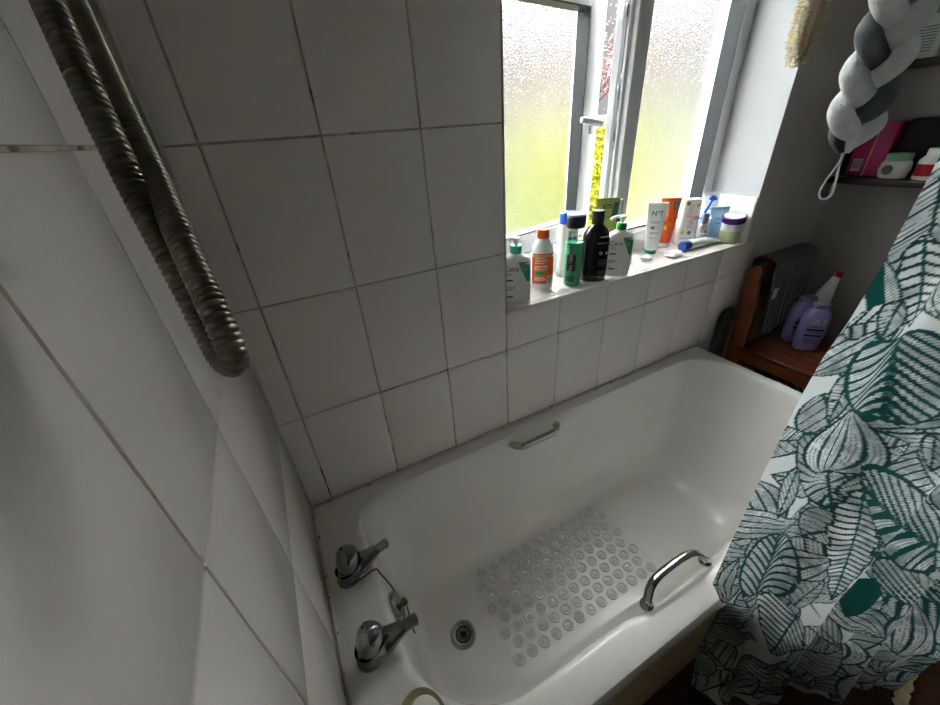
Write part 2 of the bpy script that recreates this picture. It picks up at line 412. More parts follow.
# the casement, hinged on its left edge and standing open
TH = math.radians(12.5); L = .548
mb = MB()
ring_frame(mb, 0, L, 1.066, 1.796, .062, 0, .06, 0, .004, wr=.080, wb=.064, wt=.055)
mb.box(L-.004, L+.010, .03, .06, 1.06, 1.80, 0, .002)
sash = mb.build('casement_sash', M['upvc'], win, loc=(.70, FY, 0), rot=(0, 0, TH))
mb = MB(); gasket(mb, .059, L-.077, 1.127, 1.744, .003, .05, .006); mb.build('gasket_seal', M['gasket'], sash)
mb = MB(); mb.box(.064, L-.081, .048, .054, 1.132, 1.739); mb.build('frosted_pane', M['frosted'], sash)
mb = MB()
mb.box(L-.042, L-.018, -.009, 0.0005, 1.408, 1.462, 0, .004)
mb.tube([(L-.03, -.008, 1.440), (L-.03, -.035, 1.440)], .009, 12)
mb.tube(spline([(L-.022, -.036, 1.438), (L-.05, -.040, 1.440), (L-.10, -.042, 1.447), (L-.148, -.040, 1.452)]), [.011]*12+[.010]*8+[.009]*5, 12, flat=(1, .6))
mb.build('handle', M['upvc'], sash)

# ------------------------------------------------------------------ outside
mb = MB(); mb.box(-12, 40, .6, 40, -.5, -.35); o = mb.build('lawn', M['lawn']); structure(o)
def leaf_cloud(mb, pts, size, mi=0):
    for p in pts:
        a = rng.normal(size=3); a /= np.linalg.norm(a); b = np.cross(a, rng.normal(size=3)); b /= np.linalg.norm(b)
        s = size*rng.uniform(.6, 1.3); p = np.array(p)
        mb.add([p-a*s, p+b*s*.45+np.cross(a, b)*s*.1, p+a*s, p-b*s*.45+np.cross(a, b)*s*.1], [(0, 1, 2, 3)], mi)
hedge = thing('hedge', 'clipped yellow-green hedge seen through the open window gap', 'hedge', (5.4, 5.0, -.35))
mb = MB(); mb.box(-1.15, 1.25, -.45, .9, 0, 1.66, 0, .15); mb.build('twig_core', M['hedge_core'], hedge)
mb = MB(); pts = []
for i in range(15000):
    x = rng.uniform(-1.2, 1.3)
    if rng.random() < .75: pts.append((x, -.48+rng.normal()*.035, rng.uniform(.0, 1.7)))
    else: pts.append((x, rng.uniform(-.5, .9), 1.69+rng.normal()*.03))
for i in range(2500):
    pts.append((rng.choice([-1.2, 1.3])+rng.normal()*.03, rng.uniform(-.5, .9), rng.uniform(0, 1.7)))
leaf_cloud(mb, pts, .05); mb.build('foliage', M['hedge'], hedge)
mb = MB(); mb.box(-3, 18, 8.0, 8.15, -.35, 1.55, 0, .01)
tag(mb.build('garden_wall', M['render']), 'pale grey garden wall rising just above the hedge outside', 'wall')
tree = thing('blossom_tree', 'bare pinkish-brown tree against white sky beyond the hedge', 'tree', (11.4, 11.8, -.35))
mb = MB(); tips = []
def branch(p, d, l, r, depth):
    q = p+d*l; mid = (p+q)/2+Vector(rng.normal(size=3))*l*.06
    mb.tube([p, mid, q], [r, r*.85, r*.7], 6)
    tips.append((q, depth))
    if depth == 0: return
    for k in range(3 if depth > 1 else 4):
        nd = (d+Vector(rng.normal(size=3))*.55+Vector((0, 0, .12))).normalized()
        branch(q if k else mid, nd, l*rng.uniform(.62, .85), r*.6, depth-1)
branch(Vector((0, 0, 0)), Vector((0, 0, 1)), 1.7, .13, 5)
mb.build('branches', M['bark'], tree)
mb = MB(); pts = []
for q, dpt in tips:
    if dpt <= 1:
        for k in range(16): pts.append(tuple(q+Vector(rng.normal(size=3))*.30))
leaf_cloud(mb, pts, .055); mb.build('foliage', M['blossom'], tree)

# ------------------------------------------------------------------ bath
BX, BY = 1.648, .700
def rr(x0, x1, y0, y1, r, z, nc=14, ns=20):
    """rounded rectangle with a fixed number of points; r = radii (x0y0, x1y0, x1y1, x0y1)"""
    if not hasattr(r, '__len__'): r = (r,)*4
    cs = [(x0+r[0], y0+r[0], r[0], PI, 1.5*PI), (x1-r[1], y0+r[1], r[1], 1.5*PI, 2*PI), (x1-r[2], y1-r[2], r[2], 0, .5*PI), (x0+r[3], y1-r[3], r[3], .5*PI, PI)]
    pts = []
    for i, (cx, cy, q, a0, a1) in enumerate(cs):
        arc = [(cx+q*math.cos(a0+(a1-a0)*k/nc), cy+q*math.sin(a0+(a1-a0)*k/nc)) for k in range(nc+1)]
        pts += arc
        nx = cs[(i+1) % 4]; b = (nx[0]+nx[2]*math.cos(nx[3]), nx[1]+nx[2]*math.sin(nx[3])); a = arc[-1]
        for k in range(1, ns): pts.append((a[0]+(b[0]-a[0])*k/ns, a[1]+(b[1]-a[1])*k/ns))
    return [(p[0], p[1], z) for p in pts]
bath = thing('bathtub', 'white acrylic bath with two chrome grab handles under the window', 'bath', (0, 0, FZ))
def bz(z): return z-FZ
mb = MB(); R = []
o = .0005
R.append(rr(o+.01, BX-.012, -BY+.014, -.004, .012, bz(.500)))
R.append(rr(o+.002, BX, -BY, -.002, .012, bz(.510)))
R.append(rr(o, BX, -BY, -.002, .014, bz(.548)))
R.append(rr(o+.003, BX-.004, -BY+.004, -.004, .014, bz(.557)))
R.append(rr(o+.008, BX-.012, -BY+.012, -.008, .016, bz(RIM)))
top = dict(x0=.112, x1=1.600, y0=-.628, y1=-.052)
rad = (.195, .13, .14, .10)
def inner(dx0, dx1, dy0, dy1, z, rs=1.0):
    R.append(rr(top['x0']+dx0, top['x1']-dx1, top['y0']+dy0, top['y1']-dy1, [q*rs for q in rad], bz(z)))
inner(-.014, -.010, -.012, -.008, RIM, 1.06)
inner(-.006, -.004, -.005, -.003, RIM-.0015, 1.02)
inner(0, 0, 0, 0, RIM-.007)
inner(.004, .006, .005, .006, RIM-.018)
inner(.010, .022, .011, .020, RIM-.05)
inner(.018, .055, .020, .036, RIM-.11)
inner(.026, .105, .030, .050, RIM-.18)
inner(.036, .175, .042, .062, RIM-.26)
inner(.046, .235, .054, .074, RIM-.315)
inner(.062, .285, .068, .088, RIM-.350)
inner(.082, .320, .084, .100, RIM-.371)
inner(.100, .350, .100, .115, RIM-.381, .85)
inner(.130, .390, .122, .130, RIM-.3845, .7)
inner(.23, .55, .19, .21, RIM-.385, .4)
# the front rim is notched where the grab handle stands
def notch(x):
    a = max(0, min(1, (x-.575)/.03)); b = max(0, min(1, (.86-x)/.03)); q = min(a, b); return q*q*(3-2*q)
for k, wgt in ((5, 1), (6, 1), (7, .95), (8, .85), (9, .6), (10, .25)):
    R[k] = [(p[0], p[1]-.017*wgt*notch(p[0]), p[2]-.003*wgt*notch(p[0])) if p[1] < -.5 else p for p in R[k]]
mb.rings(R, 0, cap0=False, cap1=True)
mb.build('tub', M['enamel'], bath)
BOT = RIM-.385
# panels
mb = MB(); mb.box(.004, BX-.02, -BY+.022, -BY+.040, bz(FZ), bz(.512), 0, .004)
mb.box(.004, BX-.02, -BY+.016, -BY+.024, bz(.43), bz(.445), 0, .003)
mb.build('side_panel', M['bath_panel'], bath)
mb = MB(); mb.box(BX-.038, BX-.02, -BY+.04, -.006, bz(FZ), bz(.512), 0, .004); mb.build('end_panel', M['bath_panel'], bath)
# waste
w = MB(); c = (.283, -.332, bz(BOT))
w.lathe([(.0385, 0), (.0385, .003), (.034, .0045), (.030, .0035), (.026, .002), (.0, .002)], c, 36, 0, cap0=False, cap1=False)
waste = w.build('waste_outlet', M['steel'], bath)
w = MB()
for k in range(14):
    a = 2*PI*k/14; w.tube([(c[0]+.004*math.cos(a), c[1]+.004*math.sin(a), c[2]+.0036), (c[0]+.018*math.cos(a), c[1]+.018*math.sin(a), c[2]+.0036)], .0013, 6)
w.lathe([(.019, .0022), (.021, .0042), (.023, .0022)], c, 30, cap0=False, cap1=False)
w.lathe([(.005, .002), (.004, .0055), (0, .006)], c, 12, cap0=False, cap1=False)
for k in range(40):
    a = 2*PI*k/40; w.lathe([(.0016, .0048), (0, .0052)], (c[0]+.0305*math.cos(a), c[1]+.0305*math.sin(a), c[2]-.001), 6, cap0=False, cap1=False)
w.build('strainer_grid', M['dark'], waste)
# overflow plate on the tap-end wall of the tub
ov = MB(); ring = []
for r_, d in ((.0, .0075), (.5, .0075), (.82, .006), (.97, .003), (1.0, 0.0), (1.0, -.012)):
    ring.append([(d, .036*r_*math.cos(2*PI*j/32), .022*r_*math.sin(2*PI*j/32)) for j in range(32)])
ov.rings(ring, 0, False, False)
ovp = ov.build('overflow_plate', M['dull_chrome'], bath, loc=(.133, -.342, bz(.512)), rot=(0, math.radians(-34), 0))
k = MB(); k.lathe([(.006, .004), (.006, .016), (.009, .017), (.009, .024), (.004, .026), (0, .026)], (0, -.006, 0), 14, axis='x', cap0=False, cap1=False)
k.build('plug_hook', M['wire'], ovp)
# plug wire from the far tap to the overflow
w = MB(); w.tube(spline([(.030, -.268, bz(.563)), (.052, -.276, bz(.565)), (.080, -.274, bz(.567)), (.112, -.270, bz(.568)), (.120, -.284, bz(.566)), (.132, -.306, bz(.544)), (.138, -.318, bz(.528))]), .0017, 8)
w.tube(spline([(.152, -.348, bz(.522)), (.152, -.362, bz(.512)), (.150, -.385, bz(.500)), (.150, -.40, bz(.48))]), .0015, 8)
w.build('plug_wire', M['wire'], bath)
# taps
def tap(x, y, yaw):
    t = MB()
    t.lathe([(.0, 0), (.027, 0), (.027, .004), (.024, .010), (.020, .018), (.021, .030), (.024, .036)], (0, 0, 0), 28, cap0=False, cap1=False)
    # body swelling into the spout
    pth = spline([(-.018, 0, .024), (.008, 0, .024), (.034, 0, .028), (.060, 0, .036), (.084, 0, .043), (.098, 0, .045), (.106, 0, .045)], 5)
    rad_ = [.014+.013*math.sin(min(1, i/10)*PI/2) if i < 10 else .027-.0150*min(1, (i-10)/9)+.001*max(0, (i-20)/10) for i in range(len(pth))]
    rad_[-1] = .003; rad_[-2] = .0085; rad_[-3] = .0115; rad_[-4] = .0130
    t.tube(pth, rad_, 20, flat=(.72, 1.0))
    body = t.build('tap', M['dull_chrome'], bath, loc=(x, y, bz(RIM)-.0005), rot=(0, 0, yaw))
    h = MB()
    rs = []
    for zz, r_ in ((.036, .021), (.042, .0245), (.054, .0268), (.070, .0258), (.082, .0235), (.090, .0195), (.0955, .013), (.098, .006), (.0985, .0001)):
        rs.append([(r_*1.02*math.cos(2*PI*j/36)*(1+.045*math.cos(3*2*PI*j/36)), r_*math.sin(2*PI*j/36)*(1+.045*math.cos(3*2*PI*j/36)), zz) for j in range(36)])
    h.rings(rs, 0, True, False)
    hd = h.build('tap_handle', M['dull_chrome'], body, rot=(0, math.radians(10), 0))
    d = MB(); d.lathe([(.004, 0), (.004, .0012), (0, .0016)], (-.010, .008, .0950), 12, cap0=False, cap1=False); d.build('indicator_dot', M['dark'], hd)
tap(.052, -.252, math.radians(4)); tap(.056, -.432, math.radians(-2))
# grab handles
def grab(name_, pts, rad=.0085):
    g = MB(); p = spline(pts, 7)
    g.tube(p, rad, 14, flat=(1.15, .72))
    for e in (pts[0], pts[-1]): g.lathe([(.014, -.003), (.014, .002), (.010, .006)], e, 18, cap0=False, cap1=False)
    return g.build(name_, M['chrome'], bath)
grab('grab_handle', [(.600, -.630, bz(.560)), (.604, -.626, bz(.574)), (.624, -.616, bz(.592)), (.66, -.611, bz(.598)), (.730, -.611, bz(.598)), (.764, -.616, bz(.592)), (.784, -.626, bz(.574)), (.789, -.630, bz(.560))])
grab('grab_handle', [(.630, -.064, bz(.535)), (.633, -.078, bz(.538)), (.646, -.092, bz(.540)), (.672, -.096, bz(.540)), (.758, -.096, bz(.540)), (.790, -.092, bz(.540)), (.810, -.078, bz(.538)), (.815, -.064, bz(.535))], .0122)

# clear suction mat lying on the bottom of the bath
mb = MB(); z0 = BOT+.0006
mb.add([(.374, -.480, z0+.0012), (.932, -.480, z0+.0012), (.932, -.184, z0+.0012), (.374, -.184, z0+.0012)], [(0, 1, 2, 3)], 1)
row = 0; y = -.462
while y < -.19:
    x = .392+(.0215 if row % 2 else 0)
    while x < .918:
        mb.lathe([(.0165, .0015), (.0155, .0052), (.0125, .006), (.0105, .0048), (.009, .0026), (.006, .0042), (0, .0052)], (x, y, z0), 16, cap0=False, cap1=False)
        x += .043
    y += .0365; row += 1
tag(mb.build('bath_mat', [M['bubble'], M['clear_mat']]), 'clear bubbled non-slip mat lying on the bottom of the bath', 'bath mat')

# soap dish on the rim corner
t = thing('soap_dish', 'cream oval soap dish on the bath corner nearest the taps', 'soap dish', (.113, -.582, RIM+.0005))
mb = MB()
def ov_ring(rx, ry, z, n=36): return [(rx*math.cos(2*PI*j/n), ry*math.sin(2*PI*j/n), z) for j in range(n)]
mb.rings([ov_ring(.034, .044, 0), ov_ring(.040, .050, .012), ov_ring(.0425, .0525, .018), ov_ring(.0415, .0515, .0195), ov_ring(.0395, .0495, .017), ov_ring(.034, .044, .006), ov_ring(.02, .03, .005)], 0, True, True)
mb.build('dish', M['dish'], t)
mb = MB(); mb.rings([ov_ring(.012, .02, 0), ov_ring(.026, .034, .003), ov_ring(.030, .038, .012), ov_ring(.027, .035, .021), ov_ring(.014, .02, .0245)], 0, True, True)
o = mb.build('soap_bar', M['soap'], loc=(.119, -.582, RIM+.0062)); tag(o, 'white oval soap bar lying in the cream soap dish', 'soap')

# ------------------------------------------------------------------ shower hose
def hose_path():
    P = [(.004, -.40, 1.88), (.035, -.44, 1.72), (.0506, -.494, 1.5506), (.0542, -.5141, 1.5224), (.0579, -.5369, 1.4763), (.0623, -.5578, 1.4318), (.0688, -.5804, 1.3882), (.0728, -.596, 1.3553), (.0766, -.6092, 1.3417), (.0826, -.6214, 1.3411), (.0856, -.6252, 1.3514), (.0837, -.614, 1.371), (.0784, -.5865, 1.3995), (.0714, -.5442, 1.4395), (.0629, -.4998, 1.4817), (.0524, -.4378, 1.5395), (.0482, -.4048, 1.5772), (.035, -.35, 1.72), (.004, -.31, 1.88)]
    return P
pp = [Vector(p) for p in spline(hose_path(), 60)]
# resample evenly, then ridge
acc = [0]
for a, b in zip(pp, pp[1:]): acc.append(acc[-1]+(b-a).length)
Ltot = acc[-1]; N = int(Ltot/.00055); pts = []; j = 0
for i in range(N+1):
    s = Ltot*i/N
    while j < len(acc)-2 and acc[j+1] < s: j += 1
    t_ = (s-acc[j])/max(1e-9, acc[j+1]-acc[j]); pts.append(tuple(pp[j].lerp(pp[j+1], t_)))
pitch = .0039
rads = [.0062+.0016*abs(math.sin(PI*(Ltot*i/N)/pitch))**.55 for i in range(N+1)]
mb = MB(); mb.tube(pts, rads, 18)
o = mb.build('shower_hose', M['hose']); tag(o, 'ridged metal shower hose hanging in a loop by the left tiled wall', 'hose')
for p in (hose_path()[0], hose_path()[-1]):
    mb = MB(); mb.lathe([(.018, -.004), (.018, .006), (.011, .009), (.011, .02)], p, 20, axis='x'); mb.build('wall_elbow', M['chrome'], o)

# ------------------------------------------------------------------ items on the sill
S0 = SILL+.0005
def bottle(name, label, cat, x, y, yaw, z=S0, group=None, tilt=(0, 0)):
    return thing(name, label, cat, (x, y, z), (math.radians(tilt[0]), math.radians(tilt[1]), math.radians(yaw)), group)
def pump(t, z, cm, tall=.045, flip=1):
    mb = MB(); mb.lathe([(.0165, z), (.0165, z+.020), (.015, z+.022), (.008, z+.0225)], (0, 0, 0), 24, cap1=True); mb.build('collar', cm, t)
    mb = MB(); mb.lathe([(.0055, z+.022), (.0055, z+.034)], (0, 0, 0), 14)
    mb.lathe([(.010, z+.033), (.0115, z+.037), (.010, z+.043), (.004, z+.045)], (0, 0, 0), 18)
    mb.tube(spline([(0, 0, z+.039), (flip*.016, -.002, z+.040), (flip*.030, -.004, z+.037), (flip*.036, -.005, z+.031)]), .0048, 10)
    mb.build('pump_head', M['plastic_white'], t)

def cleanser(label, x, y, yaw, cm, lm, flip):
    t = bottle('pump_bottle', label, 'bottle', x, y, yaw)
    P = Prof([(0, .036, .021, 4), (.004, .041, .0245, 4.2), (.02, .0425, .0255, 4.2), (.10, .0425, .0255, 4.2), (.122, .041, .025, 4), (.134, .036, .022, 3.4), (.141, .026, .018, 2.6), (.145, .017, .0155, 2), (.148, .015, .015, 2)])
    mb = MB(); P.mesh(mb); mb.build('bottle_body', M['plastic_white'], t)
    mb = MB(); P.patch(mb, .030, .0395, .07, .127, 0, nx=4, x0t=.006, x1t=.0385); tri = mb.build('triangle_label', lm, t)
    mb = MB(); letter(mb, P, 'Cera', .0215, -.0145, .108, 0); letter(mb, P, 'Ve', .0215, .0185, .108, 3, off=.0013)
    for q, (z, w_) in enumerate(((.094, .018), (.090, .022), (.052, .028), (.048, .026), (.044, .02), (.030, .012))):
        P.patch(mb, -.032, -.032+w_, z, z+.0016, 2, nz=1)
    for z, w_ in ((.072, .020), (.022, .020)): P.patch(mb, -.030, -.030+w_, z, z+.0042, 0, nz=1)
    mb.build('lettering', [M['ink'], M['plastic_white'], M['greyink'], M['paleglass']], t)
    pump(t, .148, cm, flip=flip)
cleanser('white pump bottle with teal collar beside the left window edge', .722, .046, -32, M['teal'], M['teallbl'], -.45)
cleanser('white pump bottle with bright green collar near the sill middle', 1.130, .046, -38, M['green'], M['greenlbl'], -1)

# orange-labelled conditioner
t = bottle('conditioner_bottle', 'white bottle with orange cap and orange label', 'bottle', .856, .098, -30)
P = Prof([(0, .030, .022, 2.6), (.004, .034, .026, 2.6), (.05, .035, .027, 2.6), (.105, .035, .0265, 2.6), (.13, .031, .024, 2.4), (.148, .022, .019, 2.1), (.156, .0165, .0165, 2), (.160, .016, .016, 2)])
mb = MB(); P.mesh(mb); mb.build('bottle_body', M['plastic_white'], t)
mb = MB(); P.patch(mb, -.0335, .0335, .018, .115, 0, nx=16); P.patch(mb, .012, .0325, .020, .044, 1, .0009); P.patch(mb, -.024, .004, .046, .060, 2, .0009)
for i in range(6): P.patch(mb, .014+i*.003, .0155+i*.003, .022, .042, 3, .0012, nx=1, nz=1)
for z, a in ((.100, .02), (.092, .024), (.084, .018), (.074, .024), (.036, .02), (.030, .022)): P.patch(mb, -.026, -.026+a*1.6, z, z+.003, 4, .0010, nz=1)
letter(mb, P, 'HAIR FOOD', .010, -.006, .108, 4); letter(mb, P, 'FRUIT', .016, -.006, .067, 4)
mb.build('label', [M['orangelbl'], M['plastic_white'], M['greenlbl'], M['ink'], M['cream']], t)
mb = MB(); mb.lathe([(.0185, .158), (.0192, .162), (.0185, .180), (.016, .184), (.0, .185)], (0, 0, 0), 28, cap1=False); mb.build('cap', M['orange'], t)

# white lotion with blue cap
t = bottle('lotion_bottle', 'tall white lotion bottle with blue cap behind the green gel', 'bottle', .985, .135, -28)
P = Prof([(0, .030, .020, 2.8), (.004, .033, .023, 2.8), (.06, .030, .022, 2.8), (.11, .033, .024, 2.8), (.15, .034, .024, 2.6), (.172, .029, .022, 2.3), (.178, .026, .021, 2.2)])
mb = MB(); P.mesh(mb); mb.build('bottle_body', M['plastic_white'], t)
mb = MB(); letter(mb, P, 'DERMA', .008, .010, .150, 1); P.patch(mb, -.002, .024, .126, .136, 0); letter(mb, P, 'E45', .008, .011, .131, 2, off=.0012)
P.patch(mb, .000, .020, .070, .092, 0, nz=4, x0t=.008, x1t=.016); P.patch(mb, .000, .02, .062, .070, 0); P.patch(mb, .008, .022, .028, .044, 1)
for z in (.116, .110, .104, .050): P.patch(mb, -.004, .022, z, z+.002, 1, nz=1)
mb.build('lettering', [M['blueink'], M['greyink'], M['plastic_white']], t)
mb = MB(); P2 = Prof([(.176, .0285, .022, 2.4), (.178, .0295, .0228, 2.4), (.208, .0285, .022, 2.4), (.212, .024, .019, 2.3)]); P2.mesh(mb); mb.build('cap', M['blue'], t)

# green shower gel in a clear bottle, black cap
t = bottle('shower_gel', 'clear bottle half full of green gel with black cap', 'bottle', .945, .054, -30)
P = Prof([(0, .024, .024, 2), (.004, .0275, .0275, 2), (.08, .0275, .0275, 2), (.175, .0275, .0275, 2), (.184, .0265, .0265, 2)])
mb = MB(); P.mesh(mb, cap1=False); mb.build('bottle_body', M['clear_bottle'], t)
mb = MB(); Pg = Prof([(.003, .024, .024, 2), (.006, .0266, .0266, 2), (.139, .0266, .0266, 2), (.140, .024, .024, 2)]); Pg.mesh(mb); mb.build('gel_filling', M['gel'], t)
mb = MB(); P.patch(mb, -.024, .001, .052, .104, 0, nx=10); letter(mb, P, 'MINT', .015, -.012, .123, 1, True); letter(mb, P, 'TEA TREE', .013, -.012, .078, 2, True, .0012); P.patch(mb, -.024, .0, .018, .036, 3)
letter(mb, P, 'ORIGINAL', .012, -.020, .150, 1, True)
mb.build('label', [M['ink'], M['ink'], M['clearcap'], M['darkteal']], t)
mb = MB(); mb.lathe([(.0275, .183), (.0287, .186), (.0287, .214), (.027, .2165)], (0, 0, 0), 32, cap1=True); cap = mb.build('cap', M['plastic_black2'], t)
mb = MB(); mb.lathe([(.0275, .2165), (.0275, .222), (.025, .2235), (.0, .224)], (0, 0, 0), 32, cap0=False, cap1=False); mb.build('cap_top', M['clearcap'], cap)

# black shampoo bottle
t = bottle('shampoo_bottle', 'big glossy black bottle with black flip cap on the sill', 'bottle', 1.030, .052, -32)
P = Prof([(0, .036, .028, 2.6), (.004, .040, .031, 2.6), (.03, .0415, .032, 2.6), (.13, .0415, .032, 2.6), (.152, .039, .030, 2.4), (.166, .031, .026, 2.2), (.176, .021, .0195, 2), (.181, .0175, .0175, 2)])
mb = MB(); P.mesh(mb); mb.build('bottle_body', M['plastic_black'], t)
mb = MB(); mb.lathe([(.0185, .180), (.0185, .208), (.0175, .212)], (0, 0, 0), 26); mb.lathe([(.019, .2125), (.0195, .215), (.018, .220), (.0, .222)], (0, 0, 0), 26, cap1=False); mb.build('cap', M['plastic_black2'], t)
mb = MB(); P.patch(mb, .004, .034, .143, .147, 0, nz=1); mb.build('pale_stripe', M['clearcap'], t)
mb = MB(); letter(mb, P, 'CHARCOAL', .0075, .018, .126, 1); mb.build('lettering', [M['clearcap'], M['clearcap']], t); mb = MB()
for z in (.072, .066, .060, .054, .034, .028): P.patch(mb, .006, .032, z, z+.002, 2, nz=1)
mb.build('small_print', [M['clearcap'], M['clearcap'], M['greyink']], t)
for r0, xx, zz in ((.006, .012, .095), (.005, .030, .094)):
    mb = MB(); mb.lathe([(r0, 0), (0, .0003)], P.front(xx, zz, .0013), 20, 0, 'y', False, False); mb.build('round_emblem', M['clearcap'], t)

# crimped tubes standing on their caps
def tube_body(w_top, h, r_cap, hc, n=2.0):
    return Prof([(hc, r_cap*.98, r_cap*.98, 2), (hc+.004, r_cap+.003, r_cap+.002, 2), (hc+.02, r_cap+.005, r_cap+.003, 2), (hc+(h-hc)*.5, (r_cap+.005+w_top)/2, (r_cap+.003)*.72, 2.1), (h-.012, w_top*.985, .0042, 2.4), (h-.010, w_top, .0018, 3), (h, w_top, .0016, 3)])
def crimp_tube(name, label, x, y, yaw, w_top, h, r_cap, hc, body, capm, tilt=(0, 0), z=S0):
    t = bottle(name, label, 'tube', x, y, yaw, tilt=tilt, z=z)
    P = tube_body(w_top, h, r_cap, hc); mb = MB(); P.mesh(mb); mb.build('tube_body', body, t)
    mb = MB(); mb.lathe([(r_cap*.96, 0), (r_cap, .002), (r_cap, hc-.001), (r_cap*.97, hc)], (0, 0, 0), 28); mb.build('cap', capm, t)
    return t, P
t, P = crimp_tube('cream_tube', 'olive-green crimped tube behind the black bottle', 1.165, .148, -32, .040, .228, .019, .030, M['olive'], M['plastic_black2'])
mb = MB(); P.patch(mb, -.016, .012, .196, .209, 0); letter(mb, P, 'Oliva', .010, -.002, .2025, 2, off=.0012); P.patch(mb, .012, .036, .17, .215, 1, nx=5, x0t=.020, x1t=.037); letter(mb, P, 'Body', .018, .004, .168, 1, off=.0012)
mb.build('label', [M['plastic_black2'], M['darkteal'], M['clearcap']], t)
t = bottle('spray_bottle', 'small charcoal bottle with pale cap beside the olive tube', 'bottle', 1.222, .150, -20)
P = Prof([(0, .021, .021, 2), (.003, .0235, .0235, 2), (.145, .0235, .0235, 2), (.158, .019, .019, 2), (.166, .012, .012, 2)])
mb = MB(); P.mesh(mb); mb.build('bottle_body', M['greyblack'], t)
mb = MB(); mb.lathe([(.0135, .160), (.0135, .216), (.0125, .218)], (0, 0, 0), 22); mb.build('cap', M['clearcap'], t)

t, P = crimp_tube('cream_tube', 'white crimped tube with green cap leaning at the sill middle', 1.405, .135, -40, .034, .184, .021, .014, M['plastic_white'], M['teal'], (0, 0))
mb = MB(); letter(mb, P, 'N\u00ba7', .024, .0, .147, 0)
for z in (.118, .114, .080, .076, .060): P.patch(mb, -.018, .012, z, z+.0016, 1, nz=1)
P.patch(mb, -.016, -.004, .093, .103, 1); P.patch(mb, .0, .012, .092, .104, 2)
mb.build('lettering', [M['ink'], M['greyink'], M['cream']], t)

t, P = crimp_tube('sunscreen_tube', 'orange crimped tube with white cap behind the white green-capped tube', 1.512, .163, -34, .036, .184, .0205, .016, M['orangelbl'], M['plastic_white'])
mb = MB(); P.patch(mb, .008, .028, .140, .172, 0); letter(mb, P, 'SPF30', .016, .002, .118, 1, True, .0012); P.patch(mb, -.020, -.008, .090, .108, 2, x0t=-.02, x1t=-.016); P.patch(mb, -.022, -.012, .118, .124, 3); P.patch(mb, -.016, -.006, .070, .084, 4); letter(mb, P, 'SUN', .016, -.012, .135, 3, True, .0012)
mb.build('label', [M['greyink'], M['darkorange'], M['red'], M['cream'], M['yellow']], t)

# white carton-like bottle with pastel print
t = bottle('talc_bottle', 'white bottle printed with pastel shapes, right of the orange tube', 'bottle', 1.604, .142, -34)
P = Prof([(0, .030, .018, 5), (.003, .033, .020, 5), (.165, .033, .020, 5), (.172, .031, .018, 5)])
mb = MB(); P.mesh(mb); mb.build('bottle_body', M['plastic_white'], t)
mb = MB()
letter(mb, P, 'Baby', .028, -.008, .132, 0, True); letter(mb, P, 'Palm', .026, .004, .088, 0, True)
for xx, zz, mi in ((.020, .150, 1), (-.020, .048, 1), (.006, .046, 2), (.020, .104, 0), (-.018, .158, 2)): mb.lathe([(.008, 0), (0, .0003)], P.front(xx, zz, .001), 16, mi, 'y', False, False)
P.patch(mb, -.026, .020, .022, .027, 3); P.patch(mb, .028, .031, .04, .14, 4, nx=1)
mb.build('lettering', [M['pink'], M['yellow'], M['greenlbl'], M['lightblue'], M['greyink']], t)

# clear cup with a blue razor in it
t = thing('plastic_cup', 'pale blue clear plastic cup holding a blue razor on the sill', 'cup', (1.694, .140, S0))
mb = MB(); mb.lathe([(.024, 0), (.025, .002), (.0295, .085), (.0282, .085), (.0238, .004), (0, .004)], (0, 0, 0), 30, cap0=True, cap1=False); mb.build('cup_body', M['clear_blue'], t)
t = thing('razor', 'blue disposable razor leaning in the clear cup', 'razor', (1.692, .140, S0+.0045), (math.radians(-3), math.radians(4), math.radians(-35)))
mb = MB(); mb.tube(spline([(-.012, 0, .002), (-.008, 0, .05), (-.002, 0, .10), (.008, 0, .13), (.014, 0, .150)]), [.0045]*8+[.0055]*8+[.005]*8+[.0045]*9, 10); mb.build('handle', M['blue'], t)
mb = MB(); mb.box(.000, .030, -.006, .006, .150, .160, 0, .003); mb.lathe([(.0, -.008), (.010, -.006), (.010, .006), (0, .008)], (.014, 0, .158), 18, axis='y', cap0=False, cap1=False); mb.build('razor_head', M['blue'], t)
# small pump bottle in front of the cup
t = bottle('serum_bottle', 'small white bottle with grey pump cap in front of the razor cup', 'bottle', 1.662, .108, -30)
P = Prof([(0, .016, .016, 2), (.003, .019, .019, 2), (.060, .019, .019, 2), (.070, .015, .015, 2), (.076, .010, .010, 2)])
mb = MB(); P.mesh(mb); mb.build('bottle_body', M['plastic_white'], t)
mb = MB(); mb.lathe([(.0115, .074), (.0115, .110), (.010, .112)], (0, 0, 0), 20); mb.build('cap', M['greyink'], t)
mb = MB(); P.patch(mb, -.012, .012, .03, .033, 0, nz=1); P.patch(mb, -.010, .008, .022, .024, 0, nz=1); P.patch(mb, -.005, .005, .042, .052, 0); mb.build('lettering', M['greyink'], t)
# white tube and pale blue tube
t, P = crimp_tube('cream_tube', 'tall white crimped tube by the right window cheek', 1.757, .164, -38, .033, .176, .019, .016, M['plastic_white'], M['plastic_white'])
mb = MB(); letter(mb, P, 'SENSITIVE', .007, .0, .126, 0); mb.lathe([(.005, 0), (0, .0003)], P.front(.002, .150, .0012), 14, 0, 'y', False, False); P.patch(mb, -.012, .010, .112, .114, 0, nz=1); mb.build('lettering', M['greyink'], t)
t, P = crimp_tube('cream_tube', 'short pale blue crimped tube beside the purple-lidded jar', 1.742, .107, -40, .034, .128, .018, .012, M['lightblue'], M['lightblue'])
mb = MB(); letter(mb, P, 'aqua', .013, .0, .085, 0); P.patch(mb, -.012, .010, .070, .072, 0, nz=1); P.patch(mb, -.012, .006, .064, .066, 0, nz=1); mb.build('lettering', M['blueink'], t)
